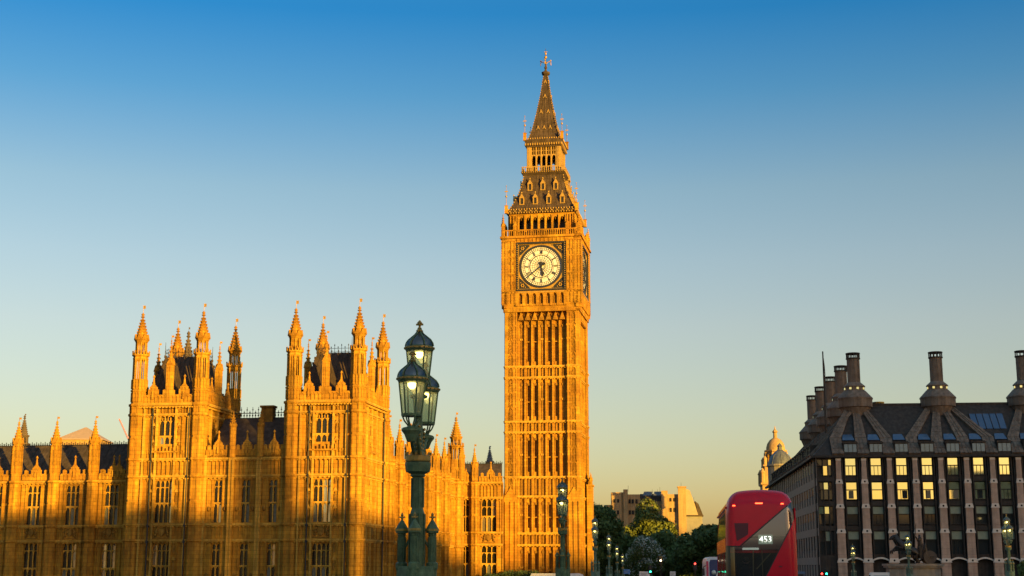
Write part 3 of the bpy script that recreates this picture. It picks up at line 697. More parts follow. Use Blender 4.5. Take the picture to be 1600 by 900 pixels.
pbar(hh, -.7, .1, A, 0, 0, .3, YF-.22, YF-.16); pbar(hh, 0, DR*.5, A, 0, 0, .24, YF-.22, YF-.16); pbar(hh, DR*.3, DR*.42, A, 0, 0, .46, YF-.225, YF-.155); pbar(hh, DR*.42, DR*.5, A, 0, 0, .3, YF-.225, YF-.155); pbar(hh, -.8, -.5, A, 0, 0, .5, YF-.225, YF-.155)
mh.rings(0, 0, [(YF-.33, .2)], 8) if False else None
frame = MB(); F_ = 4.0
frame.k = 0
for a0, a1, z0, z1 in ((-F_-.32, -F_, DZ-F_-.3, DZ+F_+.3), (F_, F_+.32, DZ-F_-.3, DZ+F_+.3), (-F_, F_, DZ+F_, DZ+F_+.3), (-F_, F_, DZ-F_-.3, DZ-F_)): frame.box(a0, a1, -C+.0, YF+.1, z0, z1)
frame.k = 1; frame.box(-F_, F_, YF-.02, YF+.12, DZ-F_, DZ+F_)
for s_ in (-1, 1):           # gilded beads and spandrel roses
    for t in (-1, 1):
        frame.k = 1; cx, cz = s_*F_*.82, DZ+t*F_*.82
        frame.k = 0; frame.prism([(s_*F_*.97, DZ+t*F_*.97), (s_*F_*.97, DZ+t*F_*.45), (s_*F_*.8, DZ+t*F_*.62), (s_*F_*.62, DZ+t*F_*.8), (s_*F_*.45, DZ+t*F_*.97)], YF-.06, YF-.021)
        frame.k = 1
        for q in range(6): frame.ball((cx+.24*cos(q*pi/3), YF-.1, cz+.24*sin(q*pi/3)), .12, 6)
        for q in ((.5, .93), (.93, .5), (.7, .9), (.9, .7)): frame.ball((s_*F_*q[0], YF-.08, DZ+t*F_*q[1]), .1, 6)
    frame.k = 1
    for q in range(22): frame.ball((s_*(F_+.16), -C-.02, DZ-F_+q*2*F_/21), .09, 5)
frame.k = 1
for z in (DZ+F_-.06, DZ-F_+.06): frame.box(-F_, F_, YF-.12, YF-.03, z-.05, z+.05)
for s_ in (-1, 1): frame.box(s_*(F_-.06)-.05, s_*(F_-.06)+.05, YF-.12, YF-.03, DZ-F_+.12, DZ+F_-.12)
frame.box(-F_, F_, -C-.03, -C+.1, DZ-F_-.62, DZ-F_-.42)
proto = None
for k in range(4):
    cf = frame.build('clock_face', [IRON, GOLD], ct) if k == 0 else proto[0].copy()
    if k == 0:
        a_ = dial.build('dial', OPAL, cf); b_ = num.build('numeral_ring', mat('prussian blue iron', (.012, .014, .03), .5), cf); c1 = mh.build('minute_hand', IRON, cf); c2 = hh.build('hour_hand', IRON, cf); proto = [cf, a_, b_, c1, c2]
    else:
        COL.objects.link(cf); cf.parent = ct
        for ch in proto[1:]: q = ch.copy(); COL.objects.link(q); q.parent = cf
    cf.rotation_euler = (0, 0, k*pi/2)
# belfry
B = 5.75
def belfry(mb, k):
    for s_ in (-1, 1): a, b = sorted((s_*4.2, s_*B)); mb.box(a, b, -B, -B+.8, 58.3, 62.4); ribs(mb, [s_*4.5, s_*5.0, s_*5.5], 58.3, 62.2, .14, .14, -B)
    for i in range(8): x = -4.2+1.2*i; mb.box(x-.17, x+.17, -B+.0, -B+.6, 58.3, 62.4); mb.box(x-.07, x+.07, -B-.14, -B-.003, 58.3, 62.1)
    for i in range(7):
        x = -4.2+1.2*i; head(mb, x+.17, x+1.03, 61.0, 61.95, -B+.1, -B+.5, 4); mb.box(x+.17, x+1.03, -B+.1, -B+.5, 61.95, 62.4); mb.box(x+.57, x+.63, -B+.2, -B+.3, 61.4, 61.95)
        mb.k = 1; mb.box(x+.17, x+1.03, -B+.15, -B+.4, 58.3, 59.3); mb.k = 0
b = MB(); sides(b, belfry); b.box(-4.6, 4.6, -4.6, 4.6, 58.2, 58.6); b.k = 3; b.box(-3.9, 3.9, -3.9, 3.9, 58.6, 62.3); b.k = 0; b.box(-B, B, -B, B, 62.35, 62.6); b.build('belfry', SM+[IRON], ct)
e = MB()
E_ = 6.05
e.k = 0; e.sq(0, 0, [(62.5, B+.05), (62.9, E_), (63.15, E_+.12), (63.2, E_-.1)])
e.k = 1
def eave(mb, k):
    for i in range(26): x = -E_+.2+i*(2*E_-.4)/25; mb.box(x-.09, x+.09, -E_-.2, -E_+.1, 62.55, 62.8); mb.ball((x, -E_-.02, 63.3), .12, 5, 1.4)
    for i in range(13): x = -E_+.45+i*(2*E_-.9)/12; mb.box(x-.16, x+.16, -E_-.15, -E_-.0, 62.9, 63.08)
sides(e, eave); e.build('eave', [IRONROOF, GOLD], ct)
r_ = MB(); prof = [(63.1, E_-.15), (64.4, 5.2), (66.4, 4.35), (68.5, 3.75), (70.2, 3.45)]
r_.sq(0, 0, prof)
def hw(z, pr): 
    for (a, ra), (b_, rb) in zip(pr, pr[1:]):
        if a <= z <= b_: return ra+(rb-ra)*(z-a)/(b_-a)
    return pr[-1][1]
def seams(mb, pr, n, zs):
    def fn(m, k):
        for i in range(n+1):
            t = -1+2*i/n
            for (a, ra), (b_, rb) in zip(pr, pr[1:]): m.tube((t*ra, -ra-.01, a), (t*rb, -rb-.01, b_), .045, 4)
        for z in zs: m.box(-hw(z, pr), hw(z, pr), -hw(z, pr)-.04, -hw(z, pr)+.05, z-.03, z+.03)
    sides(mb, fn)
seams(r_, prof, 12, [63.8+.7*i for i in range(9)])
r_.k = 1
def dorm(mb, k):
    for z, xs in ((64.4, (-3.6, -1.2, 1.2, 3.6)), (67.2, (-2.3, 0, 2.3))):
        for x in xs:
            y = -hw(z, prof)+.12; mb.box(x-.42, x-.24, y-.25, y+1, z, z+1.15); mb.box(x+.24, x+.42, y-.25, y+1, z, z+1.15); mb.prism([(x-.5, z+1.1), (x+.5, z+1.1), (x, z+1.95)], y-.3, y+.9)
            mb.ball((x, y-.25, z+2.1), .11, 5, 1.8); mb.k = 2; mb.box(x-.24, x+.24, y-.1, y+.8, z, z+1.1); mb.k = 1; mb.box(x-.45, x+.45, y-.3, y+.0, z-.12, z)
    for q in range(14): z = 63.4+q*.5; h_ = hw(z, prof); mb.ball((h_+.05, -h_-.05, z), .12, 5)
sides(r_, dorm); r_.build('roof', [IRONROOF, GOLD, IRON], ct)
L = MB()
L.sq(0, 0, [(70.1, 3.5), (70.5, 3.85), (70.75, 3.95), (70.8, 3.7)])
def lantern(mb, k):
    mb.k = 1; mb.box(-3.85, 3.85, -3.88, -3.75, 71.5, 71.65)
    for i in range(20): x = -3.75+i*7.5/19; mb.box(x-.06, x+.06, -3.87, -3.77, 70.8, 71.5); mb.ball((x, -3.9, 70.6), .1, 5)
    for i in range(6):
        x = -2.25+i*.9; mb.box(x-.12, x+.12, -2.95, -2.65, 70.8, 75.4)
        if i < 5: head(mb, x+.12, x+.78, 73.2, 73.9, -2.9, -2.7, 4); mb.box(x+.12, x+.78, -2.9, -2.7, 73.9, 74.05); mb.box(x+.4, x+.5, -2.9, -2.7, 74.05, 75.4); mb.box(x+.12, x+.78, -2.9, -2.7, 74.7, 74.8)
    for s_ in (-1, 1): a, b = sorted((s_*2.35, s_*3.05)); mb.box(a, b, -3.0, -2.4, 70.8, 75.4); mb.box(s_*2.7-.08, s_*2.7+.08, -3.1, -3.003, 70.8, 75.3)
    mb.k = 0; mb.box(-2.6, 2.6, -2.5, -2.45, 74.0, 75.4)
    for i in range(16): mb.k = 1; x = -3.2+i*6.4/15; mb.box(x-.1, x+.1, -3.4, -3.1, 75.7, 76.1); mb.ball((x, -3.35, 76.95), .11, 5, 1.4)
    mb.k = 0
sides(L, lantern); L.k = 0; L.sq(0, 0, [(75.4, 3.05), (76.0, 3.25), (76.6, 3.45), (76.8, 3.4), (76.9, 3.0)])
L.k = 2; L.rings(0, 0, [(70.8, 1.1), (72, 1.0), (73.6, .4)], 12); L.k = 1
L.build('lantern', [IRONROOF, GOLD, IRON], ct)
s_ = MB(); prof2 = [(76.85, 2.85), (79.0, 2.2), (82, 1.55), (86, .85), (90.0, .3)]
s_.sq(0, 0, prof2); seams(s_, prof2, 6, [77.6+.8*i for i in range(14)])
s_.k = 1
def sd(mb, k):
    for z, xs in ((78.9, (-1.1, 0, 1.1)), (82.1, (-.65, .65)), (85.2, (0,)), (88.1, (0,))):
        for x in xs: y = -hw(z, prof2)+.1; mb.prism([(x-.32, z), (x+.32, z), (x, z+.8)], y-.22, y+.5); mb.k = 2; mb.prism([(x-.17, z-.003), (x+.17, z-.003), (x, z+.45)], y-.23, y-.221); mb.k = 1
    for q in range(28): z = 77.1+q*.46; h_ = hw(z, prof2); mb.ball((h_+.03, -h_-.03, z), .085, 5)
sides(s_, sd); s_.build('spire', [IRONROOF, GOLD, IRON], ct)
f_ = MB(); f_.rings(0, 0, [(89.7, .35), (90.0, .75), (90.4, .8), (90.6, .3), (91, .16), (92.2, .12)], 8)
f_.ball((0, 0, 91.3), .3); f_.tube((0, 0, 91), (0, 0, 95), .1, 6, .04)
f_.k = 1
for a in range(4):
    d = Vector((cos(a*pi/2), sin(a*pi/2), 0)); f_.path([(d*.1+Vector((0,0,92.1))), d*.6+Vector((0,0,92.5)), d*.95+Vector((0,0,92.2)), d*.95+Vector((0,0,91.7))], .075, 5); f_.ball(tuple(d*.9+Vector((0,0,92.6))), .17, 6)
f_.ball((0, 0, 93.3), .28); f_.ball((0, 0, 94.0), .2, 6, 1.3); f_.box(-.28, .28, -.05, .05, 94.3, 94.42); f_.build('finial', [IRONROOF, GOLD], ct)
for sx in (-1, 1):
    for sy in (-1, 1):
        for zz, rr, hgt in ((62.6, 6.2, 5.0), (76.6, 3.35, 4.6)):
            pc = MB(); pc.sq(sx*rr, sy*rr, [(zz, .28), (zz+1.3, .24), (zz+1.4, .34), (zz+1.5, .1)]); pc.tube((sx*rr, sy*rr, zz+1.3), (sx*rr, sy*rr, zz+hgt), .055, 5, .03)
            pc.k = 1; pc.ball((sx*rr, sy*rr, zz+hgt*.62), .2, 6); pc.box(sx*rr-.3, sx*rr+.3, sy*rr-.03, sy*rr+.03, zz+hgt*.78, zz+hgt*.82); pc.ball((sx*rr, sy*rr, zz+hgt), .1, 5)
            pc.build('corner_finial', [STONE, GOLD], ct)

# ---------------------------------------------------------------- dark office building with chimneys
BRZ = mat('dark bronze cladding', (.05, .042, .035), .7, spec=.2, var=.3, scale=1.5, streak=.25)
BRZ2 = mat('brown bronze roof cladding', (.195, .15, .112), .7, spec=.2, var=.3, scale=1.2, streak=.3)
PINK = mat('pink sandstone pier', (.43, .30, .22), .85, var=.2, scale=1.5, streak=.2)
WSTONE = mat('pale stone node', (.62, .55, .46), .8, var=.15, scale=3)
MIRROR = mat('mirrored window glass', (.62, .63, .36), .03, metal=.95)
DIMGLASS = mat('dim window glass', (.02, .024, .024), .06, spec=.5)
BLIND = mat('pale green window blind', (.20, .26, .19), .35, var=.15, scale=2)
BLUEGL = mat('blue roof glazing', (.07, .12, .19), .12, metal=.4)
BLACKH = mat('black void', (.008, .008, .008), .9)
OX, OY = 26.5, 225.0
office = thing('office_building', 'dark office building with pink piers, gold reflecting windows and tall round chimneys', 'office building', (OX, OY, 0))
PSP = 3.87
rows = [(15.75, 18.3), (12.05, 14.6), (8.3, 10.9), (3.7, 7.15)]
nodes = [14.72, 10.98, 7.2, 2.78]
def glass_quad(mb, x0, x1, z0, z1, y, tilt=.006):
    a, b = random.uniform(-tilt, tilt), random.uniform(-tilt, tilt)
    mb.quad((x0, y+a, z0), (x1, y-a, z0), (x1, y-a+b, z1), (x0, y+a+b, z1))
def node(mb, x, z, w, y):
    mb.k = 1; mb.prism([(x-w*.55, z-.32), (x+w*.55, z-.32), (x+w*.4, z+.34), (x-w*.4, z+.34)], y-.14, y+.2)
    mb.k = 2
    vs = [(x+.16*cos(i*pi/5), y-.146, z+.16*sin(i*pi/5)) for i in range(10)]; mb.add(vs, [tuple(range(9, -1, -1))]); mb.k = 0
fw = MB(); n_p = 10
xs = [3.33+PSP*k for k in range(n_p)]
fw.box(-.2, xs[-1]+2, .9, 1.4, -2, 18.5)
fw.k = 0
for z in (18.55, 15.2, 11.45, 7.7, 3.25): fw.box(.4, xs[-1]+2, .25, .95, z-.42 if z < 18 else z-.2, z+.35 if z < 18 else z+.1)
for x in xs:
    for s_ in (-1, 1):
        for o in (.62, .98): fw.box(x+s_*o-.09, x+s_*o+.09, .0, .9, 2.9, 18.5)
front = fw.build('wall', BRZ, office)
for i, x in enumerate(xs):
    p = MB(); zs = [18.0, *nodes, -2]; ws = [.72, .92, 1.05, 1.2, 1.35]
    for a, b, w in zip(zs, zs[1:], ws):
        n = max(1, round((a-b)/.93))
        for q in range(n):
            z1 = a-(a-b)*q/n; z0 = a-(a-b)*(q+1)/n; w0 = w+.1*(q+1)/n; w1 = w+.1*q/n
            p.prism([(x-w0/2, z0+.02), (x+w0/2, z0+.02), (x+w1/2, z1), (x-w1/2, z1)], -.32, .4)
    for z, w in zip(nodes, (1.05, 1.2, 1.35, 1.5)): node(p, x, z, w, -.32)
    p.k = 1; p.box(x-.4, x+.4, -.34, .1, 17.95, 18.3); p.k = 0
    p.build('pier', [PINK, WSTONE, BLACKH], office)
for i in range(n_p-1):
    a, b = xs[i]+1.07, xs[i+1]-1.07
    for r, (z0, z1) in enumerate(rows):
        w = MB(); zt = z0+(z1-z0)*(.56 if r < 3 else .64)
        w.box(a, b, .2, .75, zt-.05, zt+.06); w.box(a, b, .15, .75, z0-.12, z0); 
        for xx in (a, b): w.box(xx-.06, xx+.06, .2, .75, z0, z1)
        w.k = 1; glass_quad(w, a, b, zt, z1, .6)
        w.k = 3 if r >= 2 else 1
        if r >= 2: w.k = 4; glass_quad(w, a, b, zt, z1, .59, 0); w.k = 3
        m = (a+b)/2; 
        if r == 0 or random.random() < .5:
            w.k = 0
            for xx in (a+(b-a)/3, a+2*(b-a)/3): w.box(xx-.03, xx+.03, .5, .62, z0, zt)
            w.k = 3 if r >= 2 else 1
        glass_quad(w, a, b, z0, zt, .6)
        if r == 1 and random.random() < .6:      # an open dark casement
            w.k = 3; xx = random.uniform(a, m); glass_quad(w, xx, xx+.75, z0+.1, zt-.1, .55, .05)
        w.build('window', [BRZ, MIRROR, GLASS, DIMGLASS, BLIND], office)
# stone arches at street level
ar = MB()
for i in range(n_p-1):
    a, b = xs[i]+.6, xs[i+1]-.6; pts = []
    for q in range(9): t = q/8; pts.append((a+(b-a)*t, 2.62+.42*sin(pi*t)))
    ar.prism(pts+[(x, z+.24) for x, z in pts[::-1]], -.1, .2)
ar.build('street_arches', WSTONE, office)
# corner bay
cb = MB()
for z in (18.55, 15.2, 11.45, 7.7, 3.25): cb.box(-.02, 2.6, -.02, .6, z-.42, z+.3 if z < 18 else z+.1)
for x in (.06, .95, 1.75, 2.5): cb.box(x-.07, x+.07, -.05, .5, -2, 18.5)
cb.box(-.02, 2.6, .05, .6, -2, 2.9); cb.k = 1
for z0, z1 in rows:
    zt = z0+(z1-z0)*.58; cb.k = 0; cb.box(.1, 2.5, -.03, .4, zt-.05, zt+.05)
    for a, b in ((.1, .95), (.95, 1.75), (1.75, 2.5)):
        cb.k = random.choice([1, 2]) if z0 > 8 else random.choice([2, 2, 3])
        glass_quad(cb, a, b, zt, z1, .3, .02); cb.k = random.choice([1, 2]) if z0 > 12 else 2; glass_quad(cb, a, b, z0, zt, .3, .02)
cb.build('corner_bay', [BRZ, MIRROR, DIMGLASS, BLIND], office)
# south side along the street
SL = 88.0
sd_ = MB(); sd_.M = Rz(-pi/2)          # u = -(y), outward -x
sd_.box(-SL, -.3, .06, 1.0, -2, 18.5)
nb = 23
for k in range(nb+1):
    u = -.6-k*3.8; 
    for o in (-.45, .45): sd_.k = 1; sd_.box(u+o-.14, u+o+.14, -.04, .055, -2, 18.4); sd_.k = 0
    if k < nb:
        sd_.k = 2; sd_.box(u-2.4, u-1.4, .1, .58, -2, 18.4) if False else None; sd_.k = 0
sd_.k = 1
for z in (14.7, 10.9, 7.1, 2.7):
    sd_.k = 0; sd_.box(-SL, -.3, -.02, .05, z-.6, z-.3)
    sd_.k = 1
    for q in range(int(SL/.78)): u = -.5-q*.78; sd_.box(u-.13, u+.13, -.1, -.025, z-.55, z+.6)
sd_.k = 0
south = sd_.build('side_wall', [BRZ, mat('pale metal fin', (.36, .31, .26), .6, var=.2, scale=2)], office)
for r, (z0, z1) in enumerate(rows):
    for k in range(nb):
        u = -.6-k*3.8; w = MB(); w.M = Rz(-pi/2)
        w.k = 1; glass_quad(w, u-3.2, u-.62, z0+.7, z1, .035, .004); w.k = 0
        for xx in (u-2.35, u-1.45): w.box(xx-.05, xx+.05, .0, .05, z0+.7, z1)
        w.build('side_window', [BRZ, DIMGLASS], office)
# roof
RY, RZ, EZ = 8.0, 27.45, 18.65
rf = MB(); XE = xs[-1]+3
rf.add([(-.5, -.5, EZ), (XE, -.5, EZ), (XE, RY, RZ), (7.5, RY, RZ), (7.5, SL-8, RZ), (-.5, SL+.5, EZ), (XE, SL, EZ), (XE, RY+.1, RZ)],
       [(0,1,2,3), (0,3,4,5), (2,3,4,6), (4,5,6)])
rf.box(-.7, XE, -.75, -.3, EZ-.25, EZ+.1); rf.box(-.75, -.3, -.3, SL, EZ-.25, EZ+.1)
rf.box(7.3, XE, RY-.2, RY+.3, RZ-.2, RZ+.2)
rf.build('roof', BRZ, office)
def roof_pt(u, z, off=0):    # a point on the front slope
    t = (z-EZ)/(RZ-EZ); n = Vector((0, -(RZ-EZ), RY+.5)).normalized()
    return Vector((u, -.5+(RY+.5)*t, z))+n*off
def strip(mb, pts, th=.38):
    top = []; bot = []
    for (u, z, w) in pts: top.append((roof_pt(u-w/2, z, th), roof_pt(u+w/2, z, th))); bot.append((roof_pt(u-w/2, z, -.1), roof_pt(u+w/2, z, -.1)))
    for i in range(len(pts)-1):
        a, b, c, d = top[i][0], top[i][1], top[i+1][1], top[i+1][0]; e, f, g_, h = bot[i][0], bot[i][1], bot[i+1][1], bot[i+1][0]
        mb.add([a,b,c,d,e,f,g_,h], [(0,1,2,3), (0,3,7,4), (1,5,6,2), (0,4,5,1), (3,2,6,7)])
def roof_side(M, pillars, chims, nm):
    ds = MB(); ds.M = M
    for u in pillars:
        c = min(chims, key=lambda q: abs(q-u)); o = (u-c)
        du = MB(); du.M = M
        zz = [18.75, 21.4]+[21.4+(26.9-21.4)*q/6 for q in range(1, 7)]
        def cu(z): t = max(0, (z-21.4)/5.5); return u+(c+o*.26-u)*t
        def wd(z): t = max(0, (z-21.4)/5.5); return 1.75*(1-t)+.9*t
        for a, b in zip(zz, zz[1:]):
            strip(du, [(cu(a), a+.02, wd(a)), (cu(b), b, wd(b))])
            strip(du, [(cu(a)-wd(a)*.16, a+.02, .1), (cu(b)-wd(b)*.16, b, .08)], .47); strip(du, [(cu(a)+wd(a)*.16, a+.02, .1), (cu(b)+wd(b)*.16, b, .08)], .47)
        [strip(du, [(cu(z), z, wd(z)*1.01), (cu(z+.07), z+.07, wd(z+.07)*1.01)], .43) for z in (19.6, 20.5, 21.4, 22.3, 23.2, 24.1, 25.0, 25.9)]
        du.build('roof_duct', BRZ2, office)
    for a, b in zip(pillars, pillars[1:]):
        a, b = min(a, b)+.9, max(a, b)-.9; d = MB(); d.M = M
        d.box(a, b, -.35, 1.6, 18.75, 20.9); d.box(a-.1, b+.1, -.5, 1.5, 20.55, 20.75)
        d.k = 1
        glass_quad(d, a+.12, b-.12, 19.25, 20.45, -.37, .01); d.k = 0
        for q in (1, 2): d.box(a+(b-a)*q/3-.03, a+(b-a)*q/3+.03, -.42, -.36, 19.25, 20.45)
        d.k = 1; p = [roof_pt(a+.1, 20.95, .42), roof_pt(b-.1, 20.95, .42), roof_pt(b-.35, 22.1, .2), roof_pt(a+.35, 22.1, .2)]; d.add(p, [(0,1,2,3)]); d.k = 0
        d.build('dormer_window', [BRZ, BLUEGL], office)
chx = [7.5, 20.6, 34.2]
roof_side(Matrix(), xs, chx, 'f')
chy = [8.0, 23.0, 37.5, 52, 66.5]
roof_side(Rz(-pi/2), [-4.2-3.8*k for k in range(20)], [-c for c in chy], 's')
for c in (27.5,):
    sk = MB(); 
    for q in range(5):
        a = c-2.6+q*1.04; sk.k = 0; sk.add([roof_pt(a, 23.0, .1), roof_pt(a+.95, 23.0, .1), roof_pt(a+.95+.02, 25.6, .1), roof_pt(a, 25.6, .1)], [(0,1,2,3)])
        sk.k = 1; strip(sk, [(a-.04, 23.0, .08), (a-.04, 25.6, .08)], .2)
    sk.build('skylight', [BLUEGL, BRZ], office)
ch = MB()
ch.rings(0, 0, [(25.4, 1.9), (26.9, 2.5), (27.0, 2.75), (28.3, 2.75)], 16); ch.rings(0, 0, [(28.3, 2.85), (28.5, 2.85), (29.7, 1.75)], 16); ch.rings(0, 0, [(29.7, 1.6), (30.35, 1.6)], 16); ch.rings(0, 0, [(30.35, 1.75), (30.5, 1.7), (31.1, 1.02)], 16)
ch.rings(0, 0, [(31.0, 1.0), (34.95, .98)], 16)
for z in (32, 33, 34): ch.rings(0, 0, [(z, 1.03), (z+.06, 1.03)], 16)
for i in range(8): ch.box(-.02, .02, -.02, .02, 1, 1.1) if False else None
for i in range(8):
    a = i*pi/4; ch.tube((1.0*cos(a), 1.0*sin(a), 31), (1.0*cos(a), 1.0*sin(a), 35), .04, 4)
ch.k = 1; ch.rings(0, 0, [(34.9, 1.15), (35.08, 1.15)], 16); ch.rings(0, 0, [(35.72, 1.15), (35.9, 1.15)], 16)
for i in range(12): a = i*pi/6; ch.box(1.03*cos(a)-.07, 1.03*cos(a)+.07, 1.03*sin(a)-.07, 1.03*sin(a)+.07, 35.1, 35.7)
ch.k = 2
for i in range(8): a = i*pi/4+.2; ch.box(1.5*cos(a)-.18, 1.5*cos(a)+.18, 1.5*sin(a)-.18, 1.5*sin(a)+.18, 29.85, 30.2)
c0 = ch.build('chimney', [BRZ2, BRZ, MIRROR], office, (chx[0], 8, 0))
for x, y in [(chx[1], 8), (chx[2], 8)]+[(7.5, y) for y in chy[1:]]+[(20.6, 66), (15.5, 60)]:
    q = c0.copy(); COL.objects.link(q); q.parent = office; q.location = (x, y, 0 if x < 8 or y < 10 else -1.5)
fp = MB(); fp.rings(0, 0, [(0, .2), (.4, .2)], 8); fp.tube((0, 0, .3), (0, 0, 12.9), .17, 8, .1); fp.ball((0, 0, 12.7), .12); fp.path([(.05, -.02, 11.8), (.16, -.03, 10.5), (.2, -.03, 9.2), (.06, -.02, 7.6)], .07, 5)
fp.build('flagpole', BRZ, None, (28.4, 226.5, 22.4), label='tall bare flagpole with a furled flag on the corner of the dark office building roof', cat='flagpole')

# ---------------------------------------------------------------- bridge lamps
def glassmat(name, col, a=.5, gl=.12):
    m = bpy.data.materials.new(name); m.use_nodes = True; n = m.node_tree.nodes; l = m.node_tree.links; n.clear()
    o = n.new('ShaderNodeOutputMaterial'); t = n.new('ShaderNodeBsdfTransparent'); d = n.new('ShaderNodeBsdfTranslucent'); d2 = n.new('ShaderNodeBsdfDiffuse'); g_ = n.new('ShaderNodeBsdfGlossy')
    t.inputs[0].default_value = (*col, 1); d.inputs[0].default_value = (*col, 1); d2.inputs[0].default_value = (*[c*.5 for c in col], 1); g_.inputs['Roughness'].default_value = .08
    a1 = n.new('ShaderNodeAddShader'); m1 = n.new('ShaderNodeMixShader'); m1.inputs[0].default_value = a; m2 = n.new('ShaderNodeMixShader'); m2.inputs[0].default_value = gl; mm = n.new('ShaderNodeMixShader'); mm.inputs[0].default_value = .5
    l.new(d.outputs[0], mm.inputs[1]); l.new(d2.outputs[0], mm.inputs[2]); l.new(t.outputs[0], m1.inputs[1]); l.new(mm.outputs[0], m1.inputs[2]); l.new(m1.outputs[0], m2.inputs[1]); l.new(g_.outputs[0], m2.inputs[2]); l.new(m2.outputs[0], o.inputs[0]); return m
LGLASS = glassmat('seeded lamp glass', (.66, .72, .56), .3)
BULB = mat('lit lamp burner', (1, .8, .4), emit=(1, .72, .25), estr=4.5)
CAPGL = glassmat('lamp roof glass', (.2, .19, .165), .8)
def lantern_parts(parent, y, z, green, first):
    """hexagonal lantern; z = height of its cap ring"""
    f = MB(); R = .205
    f.rings(0, y, [(z-.05, R*.93), (z-.02, R*1.02), (z+.02, R*1.02), (z+.03, R*.95)], 12)
    for k in range(6):
        a = k*pi/3; p0 = (R*.9*cos(a), y+R*.9*sin(a), z-.04); p1 = (R*.66*cos(a), y+R*.66*sin(a), z-.5); f.tube(p0, p1, .012, 5)
        prof = [(R*.99, 0), (R*.94, .045), (R*.80, .09), (R*.56, .13), (R*.32, .17), (R*.17, .21), (R*.1, .25)]
        f.path([(r*cos(a), y+r*sin(a), z+.03+h) for r, h in prof], .013, 5)
        f.path([(R*.64*cos(a), y+R*.64*sin(a), z-.51), (R*.5*cos(a), y+R*.5*sin(a), z-.58), (R*.26*cos(a), y+R*.26*sin(a), z-.64), (R*.22*cos(a), y+R*.22*sin(a), z-.68)], .012, 5)
    f.rings(0, y, [(z-.52, R*.7), (z-.49, R*.72), (z-.48, R*.6)], 12); f.rings(0, y, [(z-.72, .12), (z-.68, .13), (z-.66, .06)], 8)
    L = f.build('lantern', GREEN if green else GREENP, parent)
    g_ = MB(); a0 = 0
    g_.rings(0, y, [(z-.495, R*.64), (z-.04, R*.88)], 6, a0); g_.f = g_.f[:6]; g_.m = g_.m[:6]; g_.sm = g_.sm[:6]; g_.build('glass', LGLASS, L)
    c = MB(); c.rings(0, y, [(z+.03, R*.96), (z+.075, R*.91), (z+.12, R*.77), (z+.16, R*.53), (z+.2, R*.29), (z+.24, R*.14), (z+.28, R*.08)], 12, smooth=True); c.build('dome', CAPGL if green else LEAD, L)
    d = MB(); d.rings(0, y, [(z-.012, R*1.04), (z+.012, R*1.04)], 12, smooth=False)
    for k in range(18): a = k*pi/9; d.ball((R*1.04*cos(a), y+R*1.04*sin(a), z), .014, 5)
    d.build('gilded_ring', GOLD, L); d = MB()
    d.rings(0, y, [(z+.24, R*.22), (z+.255, R*.27), (z+.275, R*.16)], 8); d.rings(0, y, [(z+.26, .018), (z+.29, .035), (z+.31, .016), (z+.335, .02), (z+.37, .042), (z+.41, .008)], 6); d.box(-.052, .052, y-.012, y+.012, z+.335, z+.36); d.box(-.012, .012, y-.052, y+.052, z+.336, z+.359)
    d.build('gilded_finial', GOLD, L)
    b = MB(); b.rings(0, y, [(z-.14, .03), (z-.1, .06), (z-.06, .065), (z-.05, .03)], 10, smooth=True); b.build('burner', BULB, L)
